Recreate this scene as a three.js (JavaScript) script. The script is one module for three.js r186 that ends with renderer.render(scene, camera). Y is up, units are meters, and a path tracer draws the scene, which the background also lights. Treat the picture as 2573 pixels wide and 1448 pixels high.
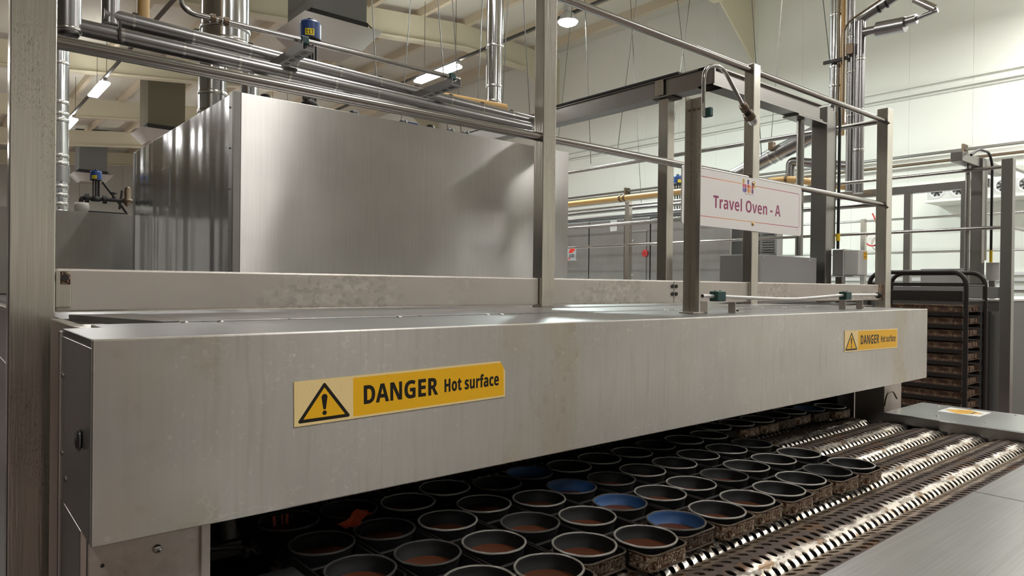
import * as THREE from 'three';
import { RoundedBoxGeometry } from 'three/addons/geometries/RoundedBoxGeometry.js';
import { mergeGeometries } from 'three/addons/utils/BufferGeometryUtils.js';
import { RectAreaLightUniformsLib } from 'three/addons/lights/RectAreaLightUniformsLib.js';

// ---------------------------------------------------------------- camera, exposure
RectAreaLightUniformsLib.init();
const scene = new THREE.Scene();
scene.background = new THREE.Color(0x000000);
const camera = new THREE.PerspectiveCamera(2 * Math.atan(724 / 1745.54) * 180 / Math.PI, 2573 / 1448, 0.05, 200);
camera.position.set(0, 1.45, 0);
camera.rotation.set(-0.0050654, -0.6996665, 0.0111134, 'YXZ');
const renderer = new THREE.WebGLRenderer({ antialias: true });
renderer.toneMapping = THREE.LinearToneMapping;
renderer.toneMappingExposure = 3.3;
renderer.shadowMap.enabled = true;
const LAMP = 28;                       // luminance of the hall lamps
const LAMP_WARM = new THREE.Color(1.0, 0.99, 0.962), LAMP_COOL = new THREE.Color(0.84, 1.0, 0.99);

// ---------------------------------------------------------------- helpers
let seed = 7;
const rnd = () => { seed = (seed * 1664525 + 1013904223) >>> 0; return seed / 4294967296; };
const rr = (a, b) => a + (b - a) * rnd();
const V = (x, y, z) => new THREE.Vector3(x, y, z);
const names = new Map();
function numbered(n) { const k = names.get(n) || 0; names.set(n, k + 1); return k ? n + '_' + String(k).padStart(3, '0') : n; }
function thing(name, label, category, group, pos) {
  const o = new THREE.Group(); o.name = numbered(name); o.userData = { label, category };
  if (group) o.userData.group = group;
  if (pos) o.position.set(...pos);
  scene.add(o); return o;
}
function structure(name) { const o = new THREE.Group(); o.name = name; o.userData = { kind: 'structure' }; scene.add(o); return o; }
function put(name, geo, m, parent, label) {
  const o = new THREE.Mesh(geo, m); o.name = name; o.castShadow = true; o.receiveShadow = true;
  if (label) o.userData.label = label;
  (parent || scene).add(o); return o;
}
// uv in metres by the way each face points
function uvm(g) {
  if (g.index) g = g.toNonIndexed();
  const p = g.attributes.position, n = g.attributes.normal, uv = new Float32Array(p.count * 2);
  for (let i = 0; i < p.count; i += 3) {
    let nx = 0, ny = 0, nz = 0;
    for (let k = 0; k < 3; k++) { nx += Math.abs(n.getX(i + k)); ny += Math.abs(n.getY(i + k)); nz += Math.abs(n.getZ(i + k)); }
    for (let k = 0; k < 3; k++) {
      const j = i + k, x = p.getX(j), y = p.getY(j), z = p.getZ(j);
      if (ny >= nx && ny >= nz) { uv[2 * j] = x; uv[2 * j + 1] = z; }
      else if (nx >= nz) { uv[2 * j] = z; uv[2 * j + 1] = y; }
      else { uv[2 * j] = x; uv[2 * j + 1] = y; }
    }
  }
  g.setAttribute('uv', new THREE.BufferAttribute(uv, 2)); return g;
}
// box between two corners, with rounded edges when r > 0
function bx(x0, x1, y0, y1, z0, z1, r = 0.002) {
  const w = Math.abs(x1 - x0), h = Math.abs(y1 - y0), d = Math.abs(z1 - z0);
  const g = r > 0 && Math.min(w, h, d) > 2.2 * r ? new RoundedBoxGeometry(w, h, d, 1, r) : new THREE.BoxGeometry(w, h, d);
  g.translate((x0 + x1) / 2, (y0 + y1) / 2, (z0 + z1) / 2); return uvm(g);
}
function cyl(a, b, r, seg = 20, r2 = r) {
  const d = V().subVectors(b, a), L = d.length(), g = new THREE.CylinderGeometry(r2, r, L, seg, 1, false);
  const uv = g.attributes.uv; for (let i = 0; i < uv.count; i++) uv.setXY(i, uv.getX(i) * 6.283 * r, uv.getY(i) * L);
  g.applyQuaternion(new THREE.Quaternion().setFromUnitVectors(V(0, 1, 0), d.normalize()));
  g.translate((a.x + b.x) / 2, (a.y + b.y) / 2, (a.z + b.z) / 2); return g;
}
// pipe through points with rounded bends
function pipe(pts, r, bend, seg = 16) {
  const path = new THREE.CurvePath(); let prev = pts[0];
  for (let i = 1; i < pts.length; i++) {
    if (i === pts.length - 1) { path.add(new THREE.LineCurve3(prev, pts[i])); break; }
    const a = V().subVectors(pts[i - 1], pts[i]).normalize(), b = V().subVectors(pts[i + 1], pts[i]).normalize();
    const k = Math.min(bend, pts[i].distanceTo(prev) * 0.9, pts[i].distanceTo(pts[i + 1]) * 0.45);
    const p = pts[i].clone().addScaledVector(a, k), q = pts[i].clone().addScaledVector(b, k);
    path.add(new THREE.LineCurve3(prev, p)); path.add(new THREE.QuadraticBezierCurve3(p, pts[i], q)); prev = q;
  }
  const parts = [];
  path.curves.forEach(c => { const straight = c.isLineCurve3; if (c.getLength() > 1e-4) { const L = c.getLength(), g = new THREE.TubeGeometry(c, straight ? 1 : 10, r, seg, false); const uv = g.attributes.uv; for (let i = 0; i < uv.count; i++) uv.setXY(i, uv.getY(i) * 6.283 * r, uv.getX(i) * L); parts.push(g); } });
  const cap = (p, dir) => { const g = new THREE.CircleGeometry(r, seg); g.lookAt(dir); g.translate(p.x, p.y, p.z); parts.push(g); };
  cap(pts[0], V().subVectors(pts[0], pts[1])); cap(pts[pts.length - 1], V().subVectors(pts[pts.length - 1], pts[pts.length - 2]));
  return mergeGeometries(parts);
}
const lathe = (pr, seg = 28) => new THREE.LatheGeometry(pr.map(q => new THREE.Vector2(q[0], q[1])), seg);
const merge = a => mergeGeometries(a.map(g => (g.index ? g.toNonIndexed() : g)));
function prism(pts, y0, y1) {           // polygon of [x, z] raised from y0 to y1
  const s = new THREE.Shape(pts.map(q => new THREE.Vector2(q[0], -q[1])));
  const g = new THREE.ExtrudeGeometry(s, { depth: y1 - y0, bevelEnabled: false }); g.rotateX(-Math.PI / 2); g.translate(0, y0, 0); return uvm(g);
}

// ---------------------------------------------------------------- textures (what surfaces are made of)
const hash = (x, y, s) => { let h = Math.imul(x, 374761393) + Math.imul(y, 668265263) + Math.imul(s, 974711); h = Math.imul(h ^ (h >>> 13), 1274126177); return ((h ^ (h >>> 16)) >>> 0) / 4294967296; };
function vn(u, v, fx, fy, s) {           // tiling value noise with fx by fy cells
  const x = u * fx, y = v * fy, xi = Math.floor(x), yi = Math.floor(y), a = x - xi, b = y - yi;
  const sx = a * a * (3 - 2 * a), sy = b * b * (3 - 2 * b), X0 = ((xi % fx) + fx) % fx, X1 = (X0 + 1) % fx, Y0 = ((yi % fy) + fy) % fy, Y1 = (Y0 + 1) % fy;
  const p = hash(X0, Y0, s), q = hash(X1, Y0, s), r = hash(X0, Y1, s), t = hash(X1, Y1, s);
  return p + (q - p) * sx + (r - p + (p - q - r + t) * sx) * sy;
}
const fbm = (u, v, fx, fy, s, o = 4) => { let a = 0, k = 0.5, n = 0; for (let i = 0; i < o; i++) { a += k * vn(u, v, fx << i, fy << i, s + i); n += k; k *= 0.5; } return a / n; };
const st = (a, b, x) => { const t = Math.min(1, Math.max(0, (x - a) / (b - a))); return t * t * (3 - 2 * t); };
function dtex(w, h, fn, srgb, rep) {
  const d = new Uint8Array(w * h * 4);
  for (let j = 0; j < h; j++) for (let i = 0; i < w; i++) {
    const c = fn((i + 0.5) / w, (j + 0.5) / h), o = 4 * (j * w + i);
    if (typeof c === 'number') d[o] = d[o + 1] = d[o + 2] = Math.max(0, Math.min(255, c * 255));
    else for (let k = 0; k < 3; k++) d[o + k] = Math.max(0, Math.min(255, c[k] * 255));
    d[o + 3] = 255;
  }
  const t = new THREE.DataTexture(d, w, h); t.magFilter = THREE.LinearFilter; t.minFilter = THREE.LinearMipmapLinearFilter; t.generateMipmaps = true;
  t.wrapS = t.wrapT = THREE.RepeatWrapping; if (srgb) t.colorSpace = THREE.SRGBColorSpace; if (rep) t.repeat.set(rep[0], rep[1]); t.needsUpdate = true; return t;
}
const mixc = (a, b, t) => [a[0] + (b[0] - a[0]) * t, a[1] + (b[1] - a[1]) * t, a[2] + (b[2] - a[2]) * t];
// stainless sheet: faint mottling and upright grain
const T_steel = dtex(512, 512, (u, v) => { const m = fbm(u, v, 4, 4, 11), g = vn(u, v, 256, 6, 5), k = 0.80 + 0.09 * (m - 0.5) + 0.03 * (g - 0.5); return [k, k * 0.985, k * 0.955]; }, true, [1, 1]);
const T_steelR = dtex(512, 512, (u, v) => 0.36 + 0.20 * (fbm(u, v, 5, 5, 31) - 0.5) + 0.07 * (vn(u, v, 256, 8, 8) - 0.5), false, [1, 1]);
const T_grain = dtex(512, 512, (u, v) => 0.5 + 0.5 * (vn(u, v, 256, 10, 61) - 0.5) + 0.4 * (vn(u, v, 128, 4, 62) - 0.5), false, [2, 2]);
// sheet that is not quite flat
const T_wave = dtex(256, 256, (u, v) => fbm(u, v, 3, 2, 91, 3), false, [0.55, 0.4]);
const T_wave2 = dtex(256, 256, (u, v) => fbm(u, v, 4, 2, 97, 3), false, [0.9, 0.22]);
// old toe board / deck steel with white and grey scuffs
const T_scuff = dtex(1024, 512, (u, v) => {
  const m = fbm(u, v, 6, 4, 41), s = st(0.50, 0.70, fbm(u, v, 60, 40, 43)), d = st(0.54, 0.68, fbm(u, v, 90, 50, 47)), z = st(0.40, 0.58, fbm(u, v, 4, 2, 49));
  let c = mixc([0.82, 0.79, 0.76], [0.74, 0.71, 0.68], m); c = mixc(c, [0.93, 0.91, 0.88], s * 0.26 * z); c = mixc(c, [0.50, 0.48, 0.45], d * 0.22 * z); return c;
}, true, [0.8, 1.6]);
// post with dark pits
const T_pit = dtex(512, 1024, (u, v) => {
  const g = vn(u, v, 128, 8, 51), p = st(0.66, 0.74, fbm(u, v, 256, 170, 53, 2)) * st(0.40, 0.6, fbm(u, v, 3, 3, 54, 2)), m = fbm(u, v, 3, 4, 55);
  let k = 0.81 + 0.07 * (g - 0.5) + 0.08 * (m - 0.5); return mixc([k, k * 0.975, k * 0.93], [0.50, 0.45, 0.40], p * 0.45);
}, true, [4, 1.2]);
// front sheet of the hood: one tile is the whole sheet (3.04 m by 0.29 m)
const marks = []; { const s0 = seed; for (let i = 0; i < 520; i++) { const c = rnd() < 0.55; marks.push([c ? 0.03 + 0.34 * rnd() * (0.4 + 0.6 * rnd()) : rnd() * 0.97, c ? 0.95 - 0.6 * rnd() : rnd(), 0.0004 + 0.0013 * rnd() * rnd(), 0.004 + 0.022 * rnd() * rnd(), 0.25 + 0.55 * rnd()]); } seed = s0 + 9; }
const T_hood = (() => {
  const w = 2048, h = 256, add = new Float32Array(w * h);
  for (const [x, y, rx, ry, a] of marks) { const kx = 0.6 + 0.8 * rnd(), bend = (rnd() - 0.5) * 0.5;
    for (let j = Math.max(0, Math.floor((y - ry) * h) - 1); j <= Math.min(h - 1, (y + ry) * h + 1); j++) for (let i = Math.max(0, Math.floor((x - 4 * rx) * w)); i <= Math.min(w - 1, (x + 4 * rx) * w); i++) {
      const dy = ((j + 0.5) / h - y) / ry, dx = ((i + 0.5) / w - x) / rx / kx - bend * dy * dy * 2, q = 1 - dx * dx - dy * dy; if (q > 0) add[j * w + i] = Math.max(add[j * w + i], a * Math.min(1, q * 2)); } }
  return dtex(w, h, (u, v) => {
    const m = fbm(u, v, 12, 2, 71), g = vn(u, v, 512, 3, 72), och = st(0.50, 0.74, fbm(u, v, 20, 1, 73)) * st(0.30, 0.5, fbm(u, v, 5, 1, 74)), drip = st(0.70, 0.95, vn(u + 0.002 * vn(u, v, 60, 6, 77), v, 420, 2, 75)) * st(0.40, 0.6, fbm(u, v, 10, 2, 76)), sp = st(0.62, 0.70, fbm(u, v, 160, 16, 78, 3)) * och;
    const wisp = 0.34 * (1 - st(0.0, 0.022, Math.abs(fbm(u, v, 110, 12, 81, 3) - 0.5))) * st(0.50, 0.64, fbm(u, v, 16, 2, 82, 3));
    let k = 0.76 + 0.07 * (m - 0.5) + 0.022 * (g - 0.5), c = [k, k * 0.98, k * 0.95];
    c = mixc(c, [0.71, 0.66, 0.54], och * 0.28); c = mixc(c, [0.60, 0.56, 0.48], drip * 0.14); c = mixc(c, [0.56, 0.50, 0.40], sp * 0.16);
    return mixc(c, [0.92, 0.89, 0.84], add[Math.floor(v * h) * w + Math.floor(u * w)] * 0.42 + wisp);
  }, true);
})();
// rust over bright metal
const T_rust = dtex(512, 512, (u, v) => {
  const a = st(0.35, 0.65, fbm(u, v, 14, 14, 101)), b = st(0.48, 0.68, fbm(u, v, 30, 30, 105)), d = st(0.56, 0.74, fbm(u, v, 40, 40, 109));
  let c = mixc([0.62, 0.55, 0.47], [0.30, 0.16, 0.09], a); c = mixc(c, [0.84, 0.79, 0.72], b * 0.75); return mixc(c, [0.10, 0.07, 0.05], d * 0.6);
}, true, [9, 9]);
const T_rustR = dtex(256, 256, (u, v) => 0.42 + 0.4 * fbm(u, v, 12, 12, 121), false, [8, 8]);
// conveyor slat: v runs from the front lip (0) over the crest to the back (1)
const T_slat = dtex(1024, 256, (u, v) => {
  const n = fbm(u, v, 24, 4, 131), n2 = fbm(u, v, 60, 16, 133), w = n * 0.22 + v, bare = 1 - st(0.44, 0.54, w + 0.10 * (n2 - 0.5)), back = st(0.82, 0.93, w + 0.12 * (n2 - 0.5));
  let c = mixc([0.25, 0.20, 0.175], [0.36, 0.30, 0.265], n2);                                    // burnt brown
  c = mixc(c, [0.88, 0.85, 0.81], bare * (0.72 + 0.28 * st(0.35, 0.5, n2))); c = mixc(c, [0.60, 0.53, 0.45], back * 0.8);
  c = mixc(c, [0.42, 0.27, 0.13], st(0.62, 0.70, fbm(u, v, 30, 6, 137)) * 0.6); return mixc(c, [0.09, 0.08, 0.07], st(0.66, 0.74, fbm(u, v, 44, 12, 139)) * 0.35);
}, true);
const T_slatR = dtex(512, 128, (u, v) => { const n = fbm(u, v, 24, 4, 131), n2 = fbm(u, v, 60, 16, 133), w = n * 0.22 + v, bare = Math.max(1 - st(0.44, 0.54, w + 0.10 * (n2 - 0.5)), 0.5 * st(0.82, 0.93, w)); return [1, 0.74 - 0.46 * bare + 0.1 * (n2 - 0.5), 0.15 + 0.75 * bare]; }, false);
// crumbly oven dirt on racks
const T_bake = dtex(512, 256, (u, v) => { const a = fbm(u, v, 14, 8, 151), b = st(0.5, 0.66, fbm(u, v, 30, 14, 153)); return mixc(mixc([0.40, 0.29, 0.21], [0.22, 0.15, 0.11], a), [0.58, 0.48, 0.38], b * 0.55); }, true, [3, 3]);
const T_plate = dtex(512, 512, (u, v) => { const g = vn(u, v, 4, 200, 161), m = fbm(u, v, 3, 3, 163), k = 0.60 + 0.06 * (m - 0.5) + 0.05 * (g - 0.5); return [k, k * 0.985, k * 0.97]; }, true, [1.5, 1.5]);
const T_crumb = dtex(512, 512, (u, v) => fbm(u, v, 60, 60, 171, 3), false, [6, 6]);

// ---------------------------------------------------------------- materials
const M = (o, phys) => phys ? new THREE.MeshPhysicalMaterial(o) : new THREE.MeshStandardMaterial(o);
const L = (r, g, b) => new THREE.Color().setRGB(r, g, b);
const m_steel = M({ map: T_steel, metalness: 0.92, roughnessMap: T_steelR, roughness: 1, bumpMap: T_grain, bumpScale: 0.00015 });
const m_hood = M({ map: T_hood, metalness: 0.85, roughness: 0.5, anisotropy: 0.8, anisotropyRotation: Math.PI / 2, bumpMap: T_grain, bumpScale: 0.00015 }, true);
const m_hoodside = M({ map: T_steel, metalness: 0.95, roughness: 0.3 });
const m_scuff = M({ map: T_scuff, metalness: 0.72, roughness: 0.46 });
const m_post = M({ map: T_pit, metalness: 0.95, roughness: 0.21, bumpMap: T_grain, bumpScale: 0.0002 });
const m_postB = M({ color: L(0.30, 0.285, 0.27), metalness: 0.95, roughness: 0.3, bumpMap: T_grain, bumpScale: 0.0002 });
const m_box = M({ map: T_steel, color: L(0.82, 0.82, 0.84), metalness: 1, roughness: 0.36, anisotropy: 0.95, anisotropyRotation: Math.PI / 2, bumpMap: T_wave, bumpScale: 0.006 }, true);
const m_boxside = M({ color: L(0.50, 0.51, 0.53), metalness: 1, roughness: 0.16, bumpMap: T_wave2, bumpScale: 0.022 });
const m_rail = M({ color: L(0.36, 0.345, 0.325), metalness: 1, roughness: 0.2 });
const m_thin = M({ color: L(0.42, 0.41, 0.39), metalness: 1, roughness: 0.2 });
const m_lag = M({ color: L(0.29, 0.28, 0.28), metalness: 1, roughness: 0.3, bumpMap: T_wave, bumpScale: 0.004 });
const m_chrome = M({ color: L(0.55, 0.56, 0.57), metalness: 1, roughness: 0.13, bumpMap: T_wave2, bumpScale: 0.02 });
const m_band = M({ color: L(0.45, 0.44, 0.42), metalness: 1, roughness: 0.25 });
const m_dark = M({ color: L(0.018, 0.017, 0.016), roughness: 0.6 });
const m_black = M({ color: L(0.008, 0.008, 0.008), roughness: 0.5 });
const m_iron = M({ color: L(0.05, 0.045, 0.042), metalness: 0.6, roughness: 0.5 });
const m_bronze = M({ color: L(0.17, 0.125, 0.085), metalness: 0.8, roughness: 0.45 });
const m_wall = M({ color: L(0.80, 0.81, 0.745), roughness: 0.6 });
const m_wallB = M({ color: L(0.74, 0.74, 0.69), roughness: 0.7 });
const m_ceil = M({ color: L(0.66, 0.65, 0.565), roughness: 0.75 });
const m_beam = M({ color: L(0.62, 0.575, 0.43), roughness: 0.55 });
const m_purlin = M({ color: L(0.62, 0.54, 0.40), roughness: 0.6 });
const m_floor = M({ color: L(0.19, 0.135, 0.125), roughness: 0.45 });
const m_yellowpipe = M({ color: L(0.50, 0.31, 0.11), roughness: 0.4 });
const m_blue = M({ color: L(0.012, 0.05, 0.20), roughness: 0.42 });
const m_duct = M({ color: L(0.17, 0.17, 0.165), metalness: 0.3, roughness: 0.55 });
const m_ductpale = M({ color: L(0.48, 0.46, 0.42), roughness: 0.6 });
const m_grey = M({ color: L(0.27, 0.26, 0.255), roughness: 0.5 });
const m_pale = M({ color: L(0.62, 0.62, 0.60), roughness: 0.5 });
const m_cab = M({ map: T_steel, color: L(0.55, 0.55, 0.56), metalness: 0.85, roughness: 0.38 });
const m_white = M({ color: L(0.78, 0.77, 0.76), roughness: 0.35 });
const m_rust = M({ map: T_rust, metalness: 0.55, roughnessMap: T_rustR, roughness: 1, bumpMap: T_rustR, bumpScale: 0.0012 });
const m_strap = M({ map: T_rust, color: L(0.42, 0.44, 0.46), metalness: 0.7, roughness: 0.42, bumpMap: T_rustR, bumpScale: 0.001 });
const m_tin = M({ color: L(0.007, 0.007, 0.0075), roughness: 0.55, specularIntensity: 0.45, bumpMap: T_crumb, bumpScale: 0.0003 }, true);
const m_tinblue = M({ color: L(0.016, 0.066, 0.19), roughness: 0.6 });
const m_rim = M({ color: L(0.74, 0.71, 0.66), metalness: 0.75, roughness: 0.3, bumpMap: T_crumb, bumpScale: 0.0015 });
const m_rimdark = M({ color: L(0.22, 0.21, 0.20), metalness: 0.8, roughness: 0.35, bumpMap: T_crumb, bumpScale: 0.0015 });
const m_batter = M({ color: L(0.085, 0.026, 0.011), roughness: 0.5, specularIntensity: 0.5 }, true);
const m_slat = M({ map: T_slat, metalness: 1, metalnessMap: T_slatR, roughnessMap: T_slatR, roughness: 1, side: THREE.DoubleSide });
const m_plate = M({ map: T_plate, color: L(0.78, 0.78, 0.79), metalness: 0.92, roughness: 0.33, bumpMap: T_grain, bumpScale: 0.00012 });
const m_cover = M({ map: T_steel, color: L(0.85, 0.90, 0.97), metalness: 0.95, roughness: 0.26, bumpMap: T_wave, bumpScale: 0.006 });
const m_bake = M({ map: T_bake, roughness: 0.7 });
const m_rack = M({ color: L(0.022, 0.018, 0.016), metalness: 0.4, roughness: 0.4 });
const m_green = M({ color: L(0.012, 0.06, 0.055), roughness: 0.45 });
const m_rod = M({ color: L(0.55, 0.54, 0.53), metalness: 0.6, roughness: 0.4 });
const m_red = M({ color: L(0.55, 0.04, 0.04), roughness: 0.45 });
const m_orange = M({ color: L(0.38, 0.045, 0.012), roughness: 0.6, side: THREE.DoubleSide });
const m_wire = M({ color: L(0.10, 0.095, 0.085), metalness: 0.5, roughness: 0.5 });
const m_cable = M({ color: L(0.012, 0.013, 0.016), roughness: 0.4 });
const m_housing = M({ color: L(0.55, 0.55, 0.54), roughness: 0.5 });
const m_glow = M({ color: L(0.8, 0.8, 0.8), emissive: LAMP_WARM.clone(), emissiveIntensity: 11 });
const m_glowC = M({ color: L(0.8, 0.8, 0.8), emissive: LAMP_COOL.clone(), emissiveIntensity: 24 });
const m_machine = M({ color: L(0.045, 0.036, 0.034), roughness: 0.5 });
const m_dado = M({ color: L(0.16, 0.075, 0.065), roughness: 0.4 });
const m_strapdark = M({ color: L(0.035, 0.032, 0.030), metalness: 0.6, roughness: 0.45 });
const m_rustlight = M({ map: T_rust, color: L(1, 1, 1), metalness: 0.6, roughness: 0.38, bumpMap: T_crumb, bumpScale: 0.002 });
const m_brass = M({ color: L(0.55, 0.38, 0.16), metalness: 1, roughness: 0.3 });
const m_yellow = M({ color: L(0.75, 0.52, 0.02), roughness: 0.5 });

// prints (flat lettering)
function print(w, h, draw) {
  const c = document.createElement('canvas'); c.width = w; c.height = h; const x = c.getContext('2d'); draw(x, w, h);
  const t = new THREE.CanvasTexture(c); t.colorSpace = THREE.SRGBColorSpace; t.anisotropy = 8; return t;
}
function plate(w, h, d, tex, rough = 0.4, back = m_white, outline) {       // printed sheet standing in the xy plane, its front facing +z
  const s = outline || new THREE.Shape([new THREE.Vector2(-w / 2, -h / 2), new THREE.Vector2(w / 2, -h / 2), new THREE.Vector2(w / 2, h / 2), new THREE.Vector2(-w / 2, h / 2)]);
  const g = new THREE.ExtrudeGeometry(s, { depth: d, bevelEnabled: false }); const p = g.attributes.position, uv = g.attributes.uv;
  for (let i = 0; i < p.count; i++) uv.setXY(i, p.getX(i) / w + 0.5, p.getY(i) / h + 0.5);
  return new THREE.Mesh(g, [M({ map: tex, roughness: rough }), back]);
}

// ---------------------------------------------------------------- the hall
const ZF = -42, ZB = 8, XL = -14, XR = 13.5;
const yR = x => 6.31 + 0.1 * Math.max(0, Math.min(x, 10.24)) - 0.05 * Math.max(0, x - 10.24);      // underside of the rafters
{
  const fl = structure('floor'); put('floor_slab', bx(XL, XR, -0.2, 0, ZF, ZB, 0), m_floor, fl);
  const ce = structure('ceiling');
  const sheet = (x0, x1) => { const s = new THREE.Shape([[x0, yR(x0) + 0.78], [x1, yR(x1) + 0.78], [x1, yR(x1) + 0.93], [x0, yR(x0) + 0.93]].map(q => new THREE.Vector2(...q))); const g = new THREE.ExtrudeGeometry(s, { depth: ZB - ZF, bevelEnabled: false }); g.translate(0, 0, ZF); return uvm(g); };
  for (const [a, b] of [[XL - 0.2, 0], [0, 10.24], [10.24, XR + 0.2]]) put('roof_sheet', sheet(a, b), m_ceil, ce);
  const rs = new THREE.Shape(); { const xs = [XL, 0, 10.24, 12.2, XR]; rs.moveTo(XL, yR(XL) + 0.6); for (const x of xs) rs.lineTo(x, yR(x) + 0.6); rs.lineTo(XR, 6.25); for (const x of [12.2, 10.24, 0, XL]) rs.lineTo(x, yR(x)); }
  const web = new THREE.ExtrudeGeometry(rs, { depth: 0.04, bevelEnabled: false }); web.translate(0, 0, -0.02);
  const fls = []; for (const [a, b] of [[XL, 0], [0, 10.24], [10.24, 12.2]]) { const s = new THREE.Shape([[a, yR(a) - 0.03], [b, yR(b) - 0.03], [b, yR(b) + 0.015], [a, yR(a) + 0.015]].map(q => new THREE.Vector2(...q))); const g = new THREE.ExtrudeGeometry(s, { depth: 0.24, bevelEnabled: false }); g.translate(0, 0, -0.12); fls.push(g); }
  const rg = merge([web, ...fls]);
  for (const z of [-38.1, -32.1, -26.1, -20.1, -14.1, -8.1, -2.1, 3.9]) put('rafter', rg, m_beam, ce).position.z = z;
  for (let k = 0; k < 19; k++) { const x = k === 0 ? 12.75 : 11.65 - 1.35 * (k - 1); if (x < XL + 0.2) break; put('purlin', bx(x - 0.055, x + 0.055, yR(x) + 0.57, yR(x) + 0.80, ZF, ZB, 0), m_purlin, ce); }
  // insulated panels one metre wide
  const wr = structure('wall_right'), pg = bx(0, 0.12, 0, 8.1, -0.499, 0.499, 0.002);
  put('wall_core', bx(XR + 0.05, XR + 0.25, 0, 8.1, ZF, ZB, 0), m_wallB, wr);
  for (let k = 0; k < 50; k++) put('wall_panel', pg, m_wall, wr).position.set(XR, 0, -41.5 + k);
  for (const [y, h, d] of [[5.07, 0.035, 0.05], [4.94, 0.05, 0.06], [4.87, 0.016, 0.03]]) put('wall_rail', bx(XR - d, XR + 0.001, y - h / 2, y + h / 2, ZF + 1, -1.5, 0.004), m_wallB, wr);
  for (const y of [1.72, 1.62, 1.48]) put('bumper_rail', bx(XR - 0.06, XR + 0.001, y - 0.03, y + 0.03, ZF + 1, -1.5, 0.006), m_white, wr);
  const wf = structure('wall_far'), fp = bx(-0.995, 0.995, 0, 7.9, -0.1, 0, 0.003);
  put('wall_core', bx(XL, XR, 0, 8, ZF - 0.3, ZF - 0.09, 0), m_wallB, wf);
  for (let k = 0; k < 14; k++) { const p = put('wall_panel', fp, m_wallB, wf); p.position.set(XL + 1 + 2 * k, 0, ZF); }
  put('wall_sheet', bx(XL - 0.2, XL, 0, 8, ZF, ZB, 0), m_wallB, structure('wall_left'));
  const wb = structure('wall_back'); put('wall_sheet', bx(XL, XR, 0, 8, ZB, ZB + 0.2, 0), m_wallB, wb); put('dado', bx(XL, XR, 0, 1.15, ZB - 0.03, ZB - 0.001, 0), m_dado, wb);
}
// suspended tube lamps
const lampHousing = bx(-0.045, 0.045, 0.015, 0.08, -0.8, 0.8, 0.01), lampGlass = bx(-0.11, 0.11, -0.045, 0.014, -0.78, 0.78, 0.02);
function lamp(x, y, z, label, group, cool, k = 1) {
  const o = thing('tube_lamp', label, 'lamp', group, [x, y, z]);
  put('housing', lampHousing, m_housing, o); put('diffuser', lampGlass, cool ? m_glowC : m_glow, o);
  for (const s of [-0.6, 0.6]) put('hanger', cyl(V(0.06, 0.08, s), V(0.06, yR(x) + 0.6 - y, s), 0.006, 6), m_wire, o);
  const l = new THREE.RectAreaLight(cool ? LAMP_COOL : LAMP_WARM, LAMP * k, 0.2, 1.56); l.rotation.x = -Math.PI / 2; l.position.set(0, -0.06, 0); l.castShadow = true; o.add(l);
}
lamp(3.1, 6, -19.05, 'glowing tube lamp under the roof, directly above the far grey cooler duct', 'tube lamps in the hall');
lamp(3.14, 6, -23.8, 'glowing tube lamp half hidden by the silver flue beside the broad steel post', 'tube lamps in the hall');
lamp(8.42, 6, -12.6, 'glowing tube lamp behind the hooked end of the thin pipe', 'tube lamps in the hall');
{ // compact high-bay lamp
  const o = thing('highbay_lamp', 'dazzling round bluish white lamp right of the middle railing post', 'lamp', null, [8.256, 5.88, -8.42]);
  put('reflector', lathe([[0.06, 0.16], [0.10, 0.14], [0.17, 0.02], [0.175, 0.02], [0.105, 0.15], [0.06, 0.17]], 28), m_housing, o); put('driver', lathe([[0, 0.17], [0.07, 0.17], [0.07, 0.30], [0, 0.30]], 20), m_housing, o);
  put('diffuser', lathe([[0, -0.05], [0.08, -0.045], [0.15, -0.01], [0.165, 0.02], [0, 0.02]], 28), m_glowC, o); put('hanger', cyl(V(0, 0.30, 0), V(0, yR(8.256) + 0.6 - 5.88, 0), 0.008, 6), m_wire, o);
  const l = new THREE.RectAreaLight(LAMP_COOL, LAMP * 20, 0.28, 0.28); l.rotation.x = -Math.PI / 2; l.position.set(0, -0.06, 0); l.castShadow = true; o.add(l);
}
for (const [x, z] of [[3.1, -28.6], [3.1, -33.4], [8.4, -21.5], [8.4, -26], [8.4, -31], [-2.2, -24], [-2.2, -30], [-2.2, -18], [-2.2, -12], [-2.2, 3.5], [3.1, -9.6], [3.1, -4.8], [3.1, 1], [8.4, -4.2], [8.4, 2], [12, -2], [12, 2.5], [-8, -16]])
  lamp(x, 6, z, 'plain white suspended tube lamp elsewhere in the hall, hidden or outside the picture', 'other tube lamps of the hall', false);
// lamp wiring trunks
for (const [x, l] of [[3.1, 'thin dark conduit along the roof carrying the lamps on the left'], [8.42, 'thin dark conduit along the roof carrying the lamp behind the hooked pipe']])
  { const o = thing('lamp_conduit', l, 'conduit', 'lamp conduits'); put('conduit', bx(x - 0.03, x + 0.03, 6.085, 6.135, -36, 7, 0.005), m_wire, o); }
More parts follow.
